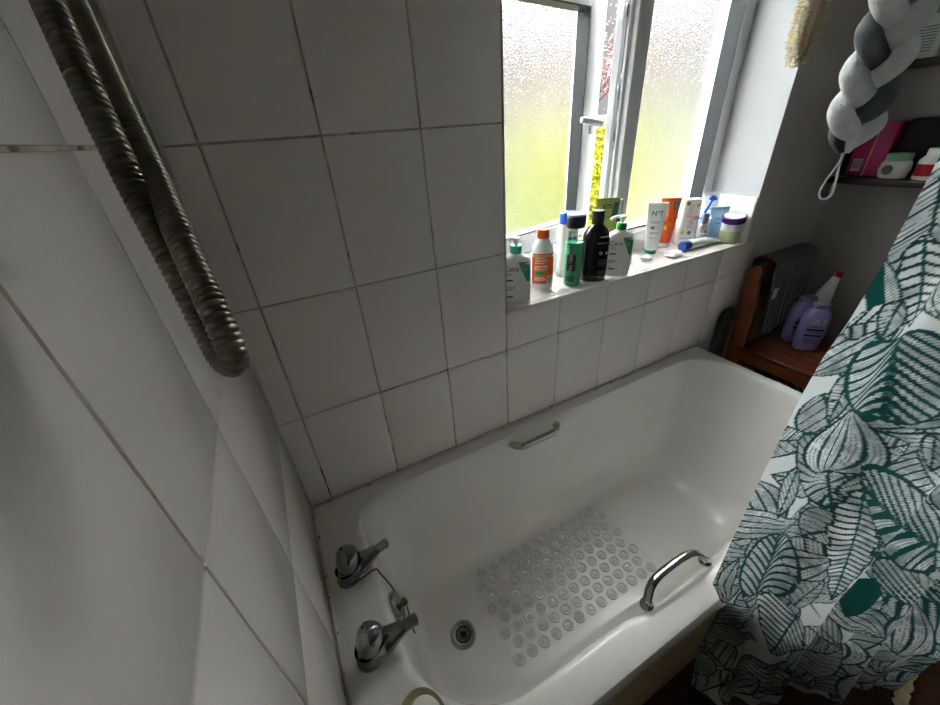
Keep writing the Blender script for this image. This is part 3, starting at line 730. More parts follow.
# jar with purple lid
t = thing('cream_jar', 'pale glass jar of green cream under a tilted purple lid', 'jar', (1.740, .042, S0))
mb = MB(); mb.lathe([(.031, 0), (.0345, .003), (.036, .010), (.0385, .048)], (0, 0, 0), 36, 0, cap1=False); mb.lathe([(.0386, .048), (.0395, .078), (.037, .080), (0, .080)], (0, 0, 0), 36, 1, cap0=False, cap1=False); mb.build('jar_body', [M['jarcream'], M['paleglass']], t)
mb = MB(); mb.lathe([(.0405, 0), (.0425, .003), (.0415, .021), (.039, .023), (0, .0235)], (0, 0, 0), 36, cap1=False); lid = mb.build('lid', M['purple'], t, loc=(0, 0, .0815), rot=(math.radians(4), math.radians(-9), 0))
mb = MB(); mb.lathe([(.036, .0232), (.034, .0245), (0, .025)], (0, 0, 0), 30, cap0=False, cap1=False); mb.build('lid_disc', M['paleglass'], lid)
# lying tube with blue cap
t = thing('toothpaste_tube', 'white tube with blue cap lying along the sill front', 'tube', (1.497, .070, S0), (0, 0, math.radians(1)))
mb = MB(); rs = []
for s_, ry, rz in ((.0, .017, .017), (.006, .0195, .0185), (.05, .021, .017), (.11, .0225, .013), (.155, .024, .008), (.176, .0255, .0035), (.190, .026, .002)):
    rs.append([(s_+.034, ry*math.cos(2*PI*j/28), .0195+rz*math.sin(2*PI*j/28)-(.0175-rz)*.75) for j in range(28)])
mb.rings(rs, 0); mb.build('tube_body', M['plastic_white'], t)
mb = MB(); mb.lathe([(.0175, 0), (.0192, .003), (.0192, .032), (.018, .035)], (0, 0, .0195), 26, axis='x'); cp = mb.build('cap', M['deepblue'], t)
mb = MB(); letter_flat(mb, 'NI', .014, (.018, -.0135, .0338), (0, 0, 0), (0, 0, 0)) if False else None
mb = MB(); mb.box(.06, .20, -.012, .010, .0325, .0335); o = mb.build('label_band', M['lightblue'], t, rot=(0, math.radians(3.6), 0))
# two cotton wads
def wad(label, x, y, s, seed):
    bm = bmesh.new(); bmesh.ops.create_icosphere(bm, subdivisions=4, radius=1)
    r2 = np.random.default_rng(seed); ph = r2.uniform(0, 6, 6)
    for v in bm.verts:
        p = v.co; k = 1+.10*math.sin(5*p.x+ph[0])*math.sin(4*p.y+ph[1])+.07*math.sin(9*p.y+ph[2]+4*p.x)+.05*math.sin(11*p.x+ph[3])
        v.co = Vector((p.x*s[0]*k, p.y*s[1]*k, max(p.z*s[2]*k, -s[2]*.8)+s[2]*.8))
    mb = MB(); mb.addbm(bm); o = mb.build('cotton_wad', M['cotton'], loc=(x, y, S0), rot=(0, 0, random.uniform(0, 1))); tag(o, label, 'cotton wad', 'cotton wads on the sill')
wad('small white cotton wad under the green-capped tube', 1.318, .078, (.026, .019, .011), 3)
wad('wide white cotton wad by the blue cap of the lying tube', 1.428, .052, (.040, .024, .012), 5)

# ------------------------------------------------------------------ chair
CX0, CX1 = 1.835, 2.225
ch = thing('wooden_chair', 'reddish-brown wooden chair standing between the bath end and shelves', 'chair', ((CX0+CX1)/2, -.22, FZ))
cx = (CX0+CX1)/2; cy = -.22
def lx(x): return x-cx
def ly(y): return y-cy
def lz(z): return z-FZ
mb = MB(); mb.box(lx(CX0-.005), lx(CX1+.005), ly(-.415), ly(-.075), lz(.515), lz(.535), 0, .006); mb.build('seat', M['wood2'], ch)
mb = MB(); mb.box(lx(CX0), lx(CX0+.022), ly(-.40), ly(-.08), lz(.465), lz(.516), 0, .003); mb.box(lx(CX1-.022), lx(CX1), ly(-.40), ly(-.08), lz(.465), lz(.516), 0, .003)
mb.box(lx(CX0), lx(CX1), ly(-.41), ly(-.388), lz(.465), lz(.516), 0, .003); mb.box(lx(CX0), lx(CX1), ly(-.10), ly(-.08), lz(.465), lz(.516), 0, .003); mb.build('seat_frame', M['wood'], ch)
for x in (CX0-.004, CX1-.026):
    mb = MB()
    rs = []
    for z, yc, wy, wx in ((FZ, -.055, .022, .028), (.30, -.060, .026, .030), (.50, -.064, .034, .030), (.66, -.060, .034, .030), (.80, -.048, .027, .030), (.862, -.040, .022, .029), (.880, -.038, .016, .026), (.888, -.038, .006, .014)):
        a, b = wx/2, wy
        c4 = [(-a, -b), (a, -b), (a, b), (-a, b)]; ring = []
        for k in range(4):
            p, q = c4[k], c4[(k+1) % 4]
            for m in range(4):
                t_ = m/4+.1; ring.append((lx(x+.015)+p[0]+(q[0]-p[0])*t_, ly(yc)+p[1]+(q[1]-p[1])*t_, lz(z)))
        rs.append(ring)
    mb.rings(rs, 0); mb.build('back_post', M['wood'], ch)
    mb = MB(); mb.box(lx(x), lx(x+.03), ly(-.412), ly(-.380), lz(FZ), lz(.516), 0, .004); mb.build('front_leg', M['wood'], ch)
mb = MB(); mb.tube(spline([(lx(CX0-.002), ly(-.055), lz(.866)), (lx(CX0+.10), ly(-.036), lz(.866)), (lx(cx), ly(-.030), lz(.866)), (lx(CX1-.10), ly(-.036), lz(.866)), (lx(CX1+.002), ly(-.055), lz(.866))]), .026, 16, flat=(1.25, .62)); mb.build('top_rail', M['wood'], ch)
mb = MB(); mb.box(lx(CX0+.02), lx(CX1-.02), ly(-.062), ly(-.044), lz(.68), lz(.73), 0, .006); mb.build('back_slat', M['wood'], ch)
for y in (-.396, -.066):
    mb = MB(); mb.tube([(lx(CX0+.01), ly(y), lz(.24)), (lx(CX1-.01), ly(y), lz(.24))], .011, 12); mb.build('stretcher', M['wood'], ch)

# towel hung over the chair back
def towel_mesh():
    mb = MB(); prof = []
    for k in range(15): prof.append((-.082-.012*(1-k/14), .60+(.885-.60)*k/14))
    for k in range(1, 9): a = PI*k/9; prof.append((-.042-.046*math.cos(a), .885+.028*math.sin(a)))
    for k in range(9): prof.append((.004-.000*k, .885-.018*k-.002))
    nx = 40; x0, x1 = CX0+.062, CX1-.020; vs = []
    for i in range(nx+1):
        u = i/nx
        for j, (y, z) in enumerate(prof):
            f = max(0, min(1, (.893-z)/.25)); f2 = f if j < 15 else 0
            w_ = .017*f2*math.sin(u*15+.6)+.007*f2*math.sin(u*29)
            vs.append((x0+(x1-x0)*u+(.030*f2*(.5-u)), y-abs(w_)*.8-.004*f2, z-(.030*u*f2)))
    n = len(prof)
    # thickness: an offset copy
    fs = [(i*n+j, (i+1)*n+j, (i+1)*n+j+1, i*n+j+1) for i in range(nx) for j in range(n-1)]
    mb.add(vs, fs, 0, True)
    return mb
o = towel_mesh().build('hand_towel', M['towel']); tag(o, 'grey ribbed towel folded over the wooden chair back', 'towel')
md = o.modifiers.new('thickness', 'SOLIDIFY'); md.thickness = .006; md.offset = 1
mb = MB(); mb.box(CX0+.060, CX0+.092, -.110, -.108, .752, .800, 0, .0008); mb.build('care_label', M['plastic_white'], o, rot=(0, 0, 0))

# bottles on the chair seat
def lilac_bottle(label, x, y, yaw):
    t = bottle('shampoo_bottle', label, 'bottle', x, y, yaw, z=.5355, group=None)
    P = Prof([(0, .036, .022, 3), (.004, .041, .026, 3), (.06, .047, .029, 3), (.14, .0475, .029, 3), (.168, .043, .027, 2.8), (.186, .031, .022, 2.4), (.192, .026, .020, 2.2)])
    mb = MB(); P.mesh(mb); mb.build('bottle_body', M['lilac'], t)
    mb = MB(); P3 = Prof([(.191, .029, .0215, 2.4), (.193, .031, .023, 2.4), (.206, .031, .023, 2.4), (.210, .028, .020, 2.3)]); P3.mesh(mb); mb.build('cap', M['lilac_lid'], t)
    mb = MB(); P.patch(mb, -.022, .002, .128, .150, 0); letter(mb, P, 'BC', .014, -.010, .139, 1, off=.0012); letter(mb, P, '5', .034, .022, .135, 0); P.patch(mb, -.030, .030, .096, .104, 1); P.patch(mb, -.030, .028, .070, .078, 1)
    for z in (.112, .088, .060, .052, .046, .038): P.patch(mb, -.026, .020, z, z+.0022, 1, nz=1)
    mb.build('lettering', [M['clearcap'], M['ink']], t)
lilac_bottle('front lilac shampoo bottle standing on the wooden chair seat', 2.03, -.234, -46)
lilac_bottle('lilac bottle half hidden behind the front lilac bottle on the chair', 2.068, -.170, -40)
t = bottle('cleaner_bottle', 'white slanted-neck cleaner bottle with red cap on the chair', 'bottle', 2.185, -.170, -20, z=.5355)
mb = MB(); rs = []
for z, xo, rx, ry in ((0, 0, .040, .026), (.005, 0, .045, .030), (.11, 0, .045, .030), (.16, .004, .040, .028), (.20, .012, .032, .025), (.235, .022, .022, .020), (.262, .032, .015, .015), (.270, .035, .013, .013)):
    rs.append([(xo+rx*math.cos(2*PI*j/28), ry*math.sin(2*PI*j/28), z) for j in range(28)])
mb.rings(rs, 0); mb.build('bottle_body', M['plastic_white'], t)
mb = MB(); mb.lathe([(.015, .266), (.015, .286), (.011, .290)], (.037, 0, 0), 18); mb.build('cap', M['red'], t)

# things below and beside the chair
t = thing('laundry_basket', 'dark basket of clothes on the floor under the wooden chair', 'basket', (2.03, -.245, FZ))
mb = MB(); mb.rings([rr(-.14, .14, -.105, .125, .03, 0), rr(-.155, .155, -.115, .135, .03, .27), rr(-.160, .160, -.12, .14, .03, .275), rr(-.150, .150, -.11, .13, .03, .27), rr(-.14, .14, -.10, .12, .03, .05)], 0, True, True); mb.build('basket_body', M['dark'], t)
def heap(name, label, cat, m, x, y, z, s, seed):
    bm = bmesh.new(); bmesh.ops.create_icosphere(bm, subdivisions=5, radius=1); r2 = np.random.default_rng(seed); ph = r2.uniform(0, 6, 6)
    for v in bm.verts:
        p = v.co; k = 1+.09*math.sin(4*p.x+ph[0]+3*p.y)+.06*math.sin(9*p.y+ph[2]+6*p.x)+.04*math.sin(14*p.x-7*p.z+ph[3])
        v.co = Vector((p.x*s[0]*k, p.y*s[1]*k, max(p.z*s[2]*k, -s[2]*.7)+s[2]*.7))
    mb = MB(); mb.addbm(bm); o = mb.build(name, m, loc=(x, y, z)); tag(o, label, cat); return o
heap('striped_cloth', 'crumpled striped cloth heaped in the dark basket under the chair', 'cloth', M['stripes'], 2.03, -.235, FZ+.056, (.122, .088, .14), 4)
mb = MB(); mb.rings([rr(-.040, .040, -.014, .014, .010, 0), rr(-.042, .042, -.016, .016, .011, .3), rr(-.040, .040, -.015, .015, .010, .60), rr(-.030, .030, -.009, .009, .008, .63)], 0)
o = mb.build('folded_mat', M['cloth_dark'], loc=(1.772, -.022, FZ)); tag(o, 'dark grey folded mat wedged between tiled wall and chair post', 'mat')

# ------------------------------------------------------------------ shelves and their load
def shelf(label, z, y1):
    mb = MB(); mb.box(XE-.15, XE-.0005, -.80, y1, z-.022, z, 0, .003); o = mb.build('wall_shelf', M['shelf']); tag(o, label, 'shelf')
shelf('lower dark wooden wall shelf holding the magenta packs', 1.190, -.03)
shelf('upper dark wooden wall shelf holding the big white tubs', 1.555, -.055)
ZL = 1.1905; ZU = 1.5555
def pack(label, y, x, w_, d, h, yaw=0):
    t = thing('tissue_pack', label, 'pack', (x, y, ZL), (0, 0, math.radians(yaw)))
    mb = MB(); mb.box(-d/2, d/2, -w_/2, w_/2, 0, h, 0, .008); mb.build('pack_body', M['magenta'], t)
    mb = MB(); mb.box(-d/2-.0012, -d/2+.001, w_*.10, w_*.38, .02, .062, 0); mb.box(-d/2-.0016, -d/2, -w_*.05, -w_*.02, .004, h-.01, 1)
    for i in range(7): mb.box(-d/2-.0018, -d/2-.001, w_*.12+i*.0045, w_*.12+i*.0045+.002, .028, .058, 2)
    mb.build('printed_label', [M['clearcap'], M['pink'], M['ink']], t)
pack('magenta wrapped pack with barcode standing on the lower shelf', -.115, 2.262, .105, .075, .185)
mb = MB(); mb.box(-.035, .035, -.018, .018, 0, .165, 0, .006); o = mb.build('wash_bag', M['plastic_black2'], loc=(2.288, -.047, ZL)); tag(o, 'black pouch at the window end of the lower shelf', 'pouch')
mb = MB(); mb.box(-.03, .03, -.05, .05, 0, .19, 0, .01); o = mb.build('dark_box', M['dark'], loc=(2.290, -.225, ZL)); tag(o, 'dark box behind the white jars on the lower shelf', 'box')
t = thing('lotion_jar', 'white jar with mint green lid on the lower shelf', 'jar', (2.228, -.204, ZL), (0, 0, 0))
mb = MB(); mb.lathe([(.030, 0), (.038, .004), (.044, .03), (.040, .055), (.033, .062)], (0, 0, 0), 30); mb.build('jar_body', M['plastic_white'], t)
mb = MB(); mb.lathe([(.035, .061), (.036, .063), (.036, .080), (.033, .083), (0, .084)], (0, 0, 0), 30, cap1=False); mb.build('lid', M['mint'], t)
mb = MB(); mb.lathe([(.016, 0), (.014, -.002), (0, -.0022)], (-.0432, .006, .032), 20, 0, 'x', False, False); mb.build('round_label', M['greyink'], t)
t = thing('medicine_bottle', 'white bottle with dark red label beside the mint-lidded jar', 'bottle', (2.232, -.292, ZL))
mb = MB(); mb.lathe([(.031, 0), (.034, .003), (.034, .062), (.024, .076), (.020, .080)], (0, 0, 0), 30, 0); mb.build('bottle_body', M['plastic_white'], t)
mb = MB(); mb.lathe([(.0345, .014), (.0345, .052)], (0, 0, 0), 30, cap0=False, cap1=False); mb.build('label', M['red'], t)
mb = MB(); mb.lathe([(.023, .079), (.023, .098), (.021, .1)], (0, 0, 0), 24); mb.build('cap', M['plastic_white'], t)
def tub(label, y, w_, d, h, x):
    t = thing('storage_tub', label, 'tub', (x, y, ZU))
    mb = MB(); mb.rings([rr(-d/2, d/2, -w_/2, w_/2, .018, 0), rr(-d/2-.004, d/2+.004, -w_/2-.004, w_/2+.004, .02, h-.02)], 0); mb.build('tub_body', M['plastic_white'], t)
    mb = MB(); mb.rings([rr(-d/2-.008, d/2+.008, -w_/2-.008, w_/2+.008, .02, h-.022), rr(-d/2-.008, d/2+.008, -w_/2-.008, w_/2+.008, .02, h-.004), rr(-d/2, d/2, -w_/2, w_/2, .02, h)], 0); mb.build('lid', M['plastic_white'], t)
    mb = MB(); xf = -d/2-.0046
    mb.box(xf-.0006, xf+.003, -.02, .03, h*.62, h*.80, 0); mb.build('green_emblem', M['greenlbl'], t); mb = MB()
    for i in range(9): mb.box(xf-.0004, xf+.003, -w_*.38, w_*.34-(i % 3)*.012, .02+i*.008, .0225+i*.008, 1)
    mb.mi = [0]*len(mb.mi); mb.build('small_print', M['greyink'], t)
tub('white tub with green emblem at the near end of the upper shelf', -.125, .105, .10, .19, 2.262)
tub('second white tub further from the window on the upper shelf', -.262, .12, .10, .15, 2.262)

# ------------------------------------------------------------------ hanging brush and braided scrubber
t = thing('bath_brush', 'wooden two-sided bath brush hanging near the window', 'brush', (1.187, -.30, 1.516), (0, 0, math.radians(48)))
mb = MB(); mb.tube(spline([(0, 0, 0), (0, 0, .02), (0, 0, .07), (0, 0, .12), (0, 0, .16), (0, 0, .24), (0, 0, .36), (0, 0, .40)]), [.012]*3+[.020]*4+[.027]*14+[.022]*7+[.013]*14+[.011]*8, 18, flat=(.34, 1.0))
br = mb.build('wooden_back', M['brushwood'], t)
for sgn, m in ((1, 'bristle'), (-1, 'bristle2')):
    mb = MB()
    for k in range(31):
        for j in range(-4, 5):
            z = .006+k*.0046; yy = j*.0052
            if abs(yy) > .024*math.sqrt(max(0, 1-((z-.075)/.078)**2)): continue
            dx, dz = rng.normal()*.0006, rng.normal()*.0006
            for q in range(3):
                ox, oz = rng.normal()*.0008, rng.normal()*.0008
                mb.tube([(sgn*.006, yy+ox, z+oz), (sgn*.0205, yy+ox*1.6+dx, z+oz*1.6+dz)], .0009, 4)
    mb.build('bristles', M[m], t)
mb = MB(); mb.tube(spline([(0, -.004, .392), (0, -.003, .55), (0, 0, .86)]), .0014, 6); mb.tube(spline([(0, .004, .392), (0, .003, .55), (0, 0, .86)]), .0014, 6); mb.build('hanging_cord', M['cord'], t)
mb = MB(); mb.lathe([(.012, .0), (.012, -.004), (.004, -.006), (.004, -.03)], (0, 0, CE-1.516), 14); mb.build('ceiling_hook', M['plastic_white'], t)

t = thing('braided_scrubber', 'grey and white plaited scrubber hanging with a white cord loop', 'scrubber', (.905, -.548, 1.385))
Lb = .36
for k in range(3):
    p = []; r_ = []
    n = 110
    for i in range(n+1):
        s = i/n; ph = 2*PI*(s*Lb/.128)+k*2*PI/3
        amp = min(1, s*9+.08); am2 = min(1, (1-s)*12+.1)
        q = amp*am2
        a = .0215*math.sin(ph)*q; b = .0105*math.sin(2*ph)*q
        # plait lies broadside to the window-room diagonal
        p.append((a*.60-b*.80, -a*.80-b*.60, s*Lb))
        r_.append((.0150 if k < 2 else .0142)*(.35+.65*min(1, s*10+.12))*(.5+.5*am2))
    mb = MB(); mb.tube(p, r_, 16, flat=(1.0, .9)); mb.build('plait_strand', M['meshgrey' if k == 2 else 'meshwhite'], t)
mb = MB(); lp = [(0, 0, .004), (0, 0, -.014), (-.0025, .0065, -.038), (-.0035, .009, -.056), (-.001, .004, -.066), (.002, -.005, -.060), (.0015, -.004, -.040), (.0003, -.001, -.016), (0, 0, .004)]
mb.tube(spline(lp, 6), .0015, 8); mb.build('cord_loop', M['cord'], t)
mb = MB(); mb.tube([(0, 0, Lb-.01), (.0, 0, Lb+.2), (0, 0, CE-1.385-.02)], .002, 8); mb.lathe([(.012, .0), (.012, -.004), (.004, -.006), (.004, -.03)], (0, 0, CE-1.385), 14); mb.build('hanging_cord', M['cord'], t)

# ------------------------------------------------------------------ shower curtain
path = [(.728, -.700), (.80, -.752), (.90, -.820), (1.0, -.880), (1.12, -.934), (1.22, -.960), (1.40, -.966), (1.62, -.955)]
pv = [Vector(p).to_3d() for p in path]; sp = [Vector(p) for p in spline([(p.x, p.y, 0) for p in pv], 24)]
cl = [0]
for a, b in zip(sp, sp[1:]): cl.append(cl[-1]+(b-a).length)
CLEN = cl[-1]; cl = np.array(cl); spx = np.array([p.x for p in sp]); spy = np.array([p.y for p in sp])
DU = .0018; ZB, ZT = .185, 2.012
nu = int(CLEN/DU); nv = int((ZT-ZB)/DU)
UU = np.linspace(0, CLEN, nu+1); VV = np.linspace(ZB, ZT, nv+1)
U, V = np.meshgrid(UU, VV, indexing='ij')
X = np.interp(U, cl, spx); Y = np.interp(U, cl, spy)
gx = np.gradient(np.interp(UU, cl, spx)); gy = np.gradient(np.interp(UU, cl, spy)); gl = np.hypot(gx, gy)
NX = (gy/gl)[:, None]; NY = (-gx/gl)[:, None]
h = np.clip((V-.2)/1.2, 0, 1)
edge = np.clip(U/.10, 0, 1)
fold = .012*edge*np.sin(2*PI*(U-.02)/.145+.9*np.sin(2.1*V)+.5*V)+.007*edge*np.sin(2*PI*U/.068+2.2*V)*(1-h*.4)+.010*edge*np.sin(2*PI*U/.31-2.6*V)
fold += .004*np.sin(7*V+9*U)*edge
eo = np.interp(VV, [.27, .446, .593, .78, .9, 1.09, 1.157, 1.214, 1.28, 1.389, 1.7], [-.008, .0, .022, .0235, .0244, .0225, .0187, .0114, .007, .005, 0])[None, :]*np.exp(-U/.3)
tb = np.clip((V-1.5)/.5, 0, 1)**2*(3-2*np.clip((V-1.5)/.5, 0, 1))
flare = np.clip((.42-V)/.22, 0, 1)**1.5
X = X+NX*fold - .022*flare*np.exp(-U/.15); Y = Y+NY*fold+eo-.030*flare*np.exp(-U/.3)
rimw = np.clip((.60-V)/.03, 0, 1); Y = np.where(Y > -.7065, Y*(1-rimw)-.7065*rimw, Y)
Y = Y*(1-tb)+(-.72+fold*1.4)*tb

# printed leaves, drawn into a colour attribute
GROUND = np.array([lin(200), lin(204), lin(204)]); INK = np.array([lin(16), lin(66), lin(62)]); INK2 = np.array([lin(20), lin(50), lin(52)])
GREY = np.array([lin(104), lin(114), lin(117)]); LIGHT = np.array([lin(206), lin(210), lin(210)]); MID = np.array([lin(112), lin(122), lin(124)])
IMG = np.empty((nu+1, nv+1, 3)); IMG[:] = GROUND
def nz(shape, s, seed):
    r2 = np.random.default_rng(seed); g = r2.random((max(2, int(shape[0]/s)+2), max(2, int(shape[1]/s)+2)))
    a = np.linspace(0, g.shape[0]-1.001, shape[0]); b = np.linspace(0, g.shape[1]-1.001, shape[1])
    ia = a.astype(int); ib = b.astype(int); fa = (a-ia)[:, None]; fb = (b-ib)[None]
    return (g[ia][:, ib]*(1-fa)+g[ia+1][:, ib]*fa)*(1-fb)+(g[ia][:, ib+1]*(1-fa)+g[ia+1][:, ib+1]*fa)*fb
def leaf(u, v, Ln, W, ang, kind, seed=0):
    ca, sa = math.cos(ang), math.sin(ang)
    leaf3((u-ca*Ln/2, v-sa*Ln/2), (u+ca*Ln/2, v+sa*Ln/2), (u-sa*W, v+ca*W), kind, seed)
def leaf3(A, B, Cc, kind, seed=0):
    """leaf from base A to tip B with its widest point at Cc (curtain metres)"""
    u, v = (A[0]+B[0])/2, (A[1]+B[1])/2; ax = (B[0]-A[0], B[1]-A[1]); bx = (Cc[0]-u, Cc[1]-v)
    Ln = math.hypot(*ax); det = ax[0]*bx[1]-ax[1]*bx[0]; W = max(.012, abs(det)/Ln)
    if abs(det) < 1e-5: return
    R_ = Ln*.62+math.hypot(*bx)*1.3
    i0, i1 = np.searchsorted(UU, [u-R_, u+R_]); j0, j1 = np.searchsorted(VV, [v-R_, v+R_])
    if i1-i0 < 3 or j1-j0 < 3: return
    du = U[i0:i1, j0:j1]-u; dv = V[i0:i1, j0:j1]-v
    a = (du*bx[1]-dv*bx[0])/det+.5; b = (-du*ax[1]+dv*ax[0])/det   # a along 0..1, b across -1..1
    b = b+.18*np.sin(a*2.6+seed)*(1 if seed % 2 else -1)
    ac = np.clip(a, 0, 1); blk = IMG[i0:i1, j0:j1]
    if kind in ('fan', 'heart'): w = np.sqrt(np.clip(1-((ac-.46)/.54)**2, 0, 1))*(1.0-.12*ac)
    elif kind == 'strap': w = np.sin(PI*ac**.7)*.9
    else: w = np.sin(PI*ac**.8)**.85
    if kind == 'banana': w = w*(1+.07*np.sign(np.sin(ac*Ln/.0125*PI/2)))
    ins = (np.abs(b) < w) & (a > 0) & (a < 1)
    if not ins.any(): return
    d = np.minimum((w-np.abs(b))*W, np.minimum(a, 1-a)*Ln*.9+0)   # rough distance to rim, metres
    noise = nz(a.shape, 9, seed); fine = nz(a.shape, 2.2, seed+77)
    col = np.empty(a.shape+(3,))
    tone = np.clip(.05+1.1*noise+.25*(b if seed % 3 else -b), 0, 1)[..., None]
    col[:] = MID*(1-tone)+LIGHT*tone
    lw = max(.0026, min(.0045, W*.085))
    def ink(mask, c=INK): col[mask] = c
    if kind == 'ovate':
        rib = np.abs(((a*Ln-np.abs(b)*W*.7)/(Ln*.15)) % 1-.5) < .075
        ink(rib & (np.abs(b) < w*.86), INK2); ink((np.abs(b)*W < lw*.55))
        hat = (np.abs(((a*Ln-np.abs(b)*W*.7)/.0055) % 1-.5) < .24) & (noise > .42) & ~rib & (np.abs(b)*W > lw*.55); ink(hat, GREY)
    elif kind == 'banana':
        rib = np.abs(((a*Ln-np.abs(b)*W*.5)/.0135) % 1-.5) < .17
        ink(rib & (np.abs(b) < w*.9), INK2); ink(np.abs(b)*W < lw*.6)
    elif kind == 'fan':
        # monstera: bold curved ribs sweeping from the midrib, thickening outwards
        ph = (a-.50*np.abs(b)+.16*b*b)/.115
        rib = np.abs(ph % 1-.5) < (.30-.19*np.abs(b))
        ink(rib & (np.abs(b) < w*.97)); ink(np.abs(b)*W < lw*.9)
        hat = (np.abs((ph*4.0) % 1-.5) < .17) & (noise > .35) & ~rib; ink(hat, GREY)
    elif kind == 'heart':
        th = np.arctan2(b, a+.08)*4.6
        rib = np.abs(th % 1-.5) < .17; ink(rib & (a > .08)); hat = (np.abs((th*4) % 1-.5) < .2) & (noise > .3) & ~rib; ink(hat, GREY)
    elif kind == 'bud':
        rib = np.abs((b/np.maximum(w, .05)*2.6) % 1-.5) < .11; ink(rib)
        hat = (np.abs((b/np.maximum(w, .05)*10.4) % 1-.5) < .2) & (fine > .35) & ~rib; ink(hat, GREY)
    elif kind == 'solid':
        col[:] = INK
    elif kind == 'strap':
        col[b > -.1] = INK
        hat = (np.abs((b*7) % 1-.5) < .2) & (b < -.1); ink(hat, GREY)
    elif kind == 'sketch':
        hat = (np.abs(((a*Ln*.6+b*W)/.0085) % 1-.5) < .22) & (noise > .3); ink(hat, GREY)
        ink(np.abs(b)*W < lw*.5)
    ink(d < lw*1.15, INK if seed % 3 else INK2)
    blk[ins] = col[ins]
r3 = np.random.default_rng(5)
kinds = ['ovate', 'banana', 'fan', 'heart', 'bud', 'strap', 'sketch', 'ovate', 'ovate', 'bud']
# a loose covering of leaves on the pale ground, then the big ones seen from the taps
for ru, n_, ln, wd in ((0, 90, .24, .075), (1, 110, .18, .055), (2, 60, .12, .038)):
    for i in range(n_):
        leaf(r3.uniform(-.02, CLEN), r3.uniform(ZB, ZT), ln*r3.uniform(.8, 1.25), wd*r3.uniform(.8, 1.2), r3.uniform(0, 2*PI), kinds[r3.integers(len(kinds))], int(r3.integers(1, 999)))
KEY = [
    (0.064, 1.189, 0.123, 1.049, 0.046, 1.116, 'fan'),
    (0.023, 1.320, 0.084, 1.197, 0.030, 1.256, 'banana'),
    (0.000, 1.295, 0.057, 1.161, 0.009, 1.230, 'strap'),
    (0.036, 1.137, 0.046, 1.043, 0.027, 1.098, 'ovate'),
    (0.098, 0.927, 0.059, 1.069, 0.114, 0.999, 'bud'),
    (0.101, 0.928, 0.032, 0.965, 0.084, 0.887, 'heart'),
    (0.302, 0.783, 0.126, 0.935, 0.185, 0.941, 'fan'),
    (0.135, 0.926, 0.185, 0.622, 0.188, 0.774, 'banana'),
    (0.145, 0.581, 0.154, 0.692, 0.129, 0.653, 'ovate'),
    (0.111, 0.978, 0.148, 1.022, 0.142, 0.977, 'ovate'),
    (0.166, 1.044, 0.176, 0.985, 0.185, 1.006, 'ovate'),
    (0.207, 0.886, 0.237, 0.668, 0.197, 0.792, 'ovate'),
    (0.188, 0.789, 0.326, 0.608, 0.252, 0.737, 'strap'),
    (0.261, 0.663, 0.273, 0.515, 0.243, 0.599, 'solid'),
    (0.411, 0.595, 0.284, 0.623, 0.417, 0.493, 'fan'),
    (0.092, 0.572, 0.059, 0.782, 0.039, 0.683, 'fan'),
    (0.163, 0.547, 0.132, 0.416, 0.194, 0.423, 'banana'),
    (0.197, 0.334, 0.305, 0.392, 0.302, 0.289, 'ovate'),
    (0.043, 0.949, 0.048, 0.823, 0.032, 0.899, 'sketch'),
    (0.000, 1.198, 0.046, 1.224, 0.023, 1.188, 'banana'),
    (0.276, 0.738, 0.411, 0.595, 0.330, 0.709, 'ovate'),
    (0.080, 1.046, 0.126, 1.069, 0.111, 1.039, 'strap'),
    (0.041, 1.243, 0.043, 1.188, 0.057, 1.210, 'ovate'),
    (0.000, 1.356, 0.000, 1.292, 0.000, 1.324, 'sketch'),
    (0.397, 0.382, 0.390, 0.560, 0.455, 0.421, 'bud'),
    (0.023, 0.554, 0.025, 0.698, 0.039, 0.612, 'sketch'),
    (0.197, 0.554, 0.087, 0.712, 0.148, 0.621, 'banana'),
]
zone = (U < .30) & (V > .42) & (V < 1.45); IMG[zone] = GROUND
for i in range(75): leaf(r3.uniform(-.02, .32), r3.uniform(.42, 1.45), r3.uniform(.10, .17), r3.uniform(.028, .046), r3.uniform(0, 2*PI), ['ovate', 'sketch', 'bud', 'ovate', 'bud', 'ovate'][i % 6], i*2+1)
for i, (a0, b0, a1, b1, c0, c1, kd) in enumerate(KEY):
    q = 1.4 if kd in ('fan', 'heart') else 1.1; mu, mz_ = (a0+a1)/2, (b0+b1)/2
    leaf3((a0, b0), (a1, b1), (mu+(c0-mu)*q, mz_+(c1-mz_)*q), kd, 2*i+1)
# the two boldest leaves lie on top of their neighbours
for i in (4, 6, 0):
    a0, b0, a1, b1, c0, c1, kd = KEY[i]; mu, mz_ = (a0+a1)/2, (b0+b1)/2
    leaf3((a0, b0), (a1, b1), (mu+(c0-mu)*1.45, mz_+(c1-mz_)*1.45), kd, 2*i+1)

# ink fade of the selvedge
cb = np.ones((nu+1, nv+1, 4), np.float32); cb[..., :3] = IMG
hem = ZB+.045*np.clip((U-.25)/.3, 0, 1)
mv = np.stack([X, Y, hem+(V-ZB)*(ZT-hem)/(ZT-ZB)], -1).reshape(-1, 3).astype(np.float32)
idx = np.arange((nu+1)*(nv+1)).reshape(nu+1, nv+1)
quads = np.stack([idx[:-1, :-1], idx[1:, :-1], idx[1:, 1:], idx[:-1, 1:]], -1).reshape(-1, 4)
me = bpy.data.meshes.new('shower_curtain'); nq = len(quads)
me.vertices.add(len(mv)); me.vertices.foreach_set('co', mv.ravel())
me.loops.add(nq*4); me.loops.foreach_set('vertex_index', quads.ravel().astype(np.int32))
me.polygons.add(nq); me.polygons.foreach_set('loop_start', np.arange(0, nq*4, 4, dtype=np.int32)); me.polygons.foreach_set('use_smooth', np.ones(nq, bool))
me.update(calc_edges=True)
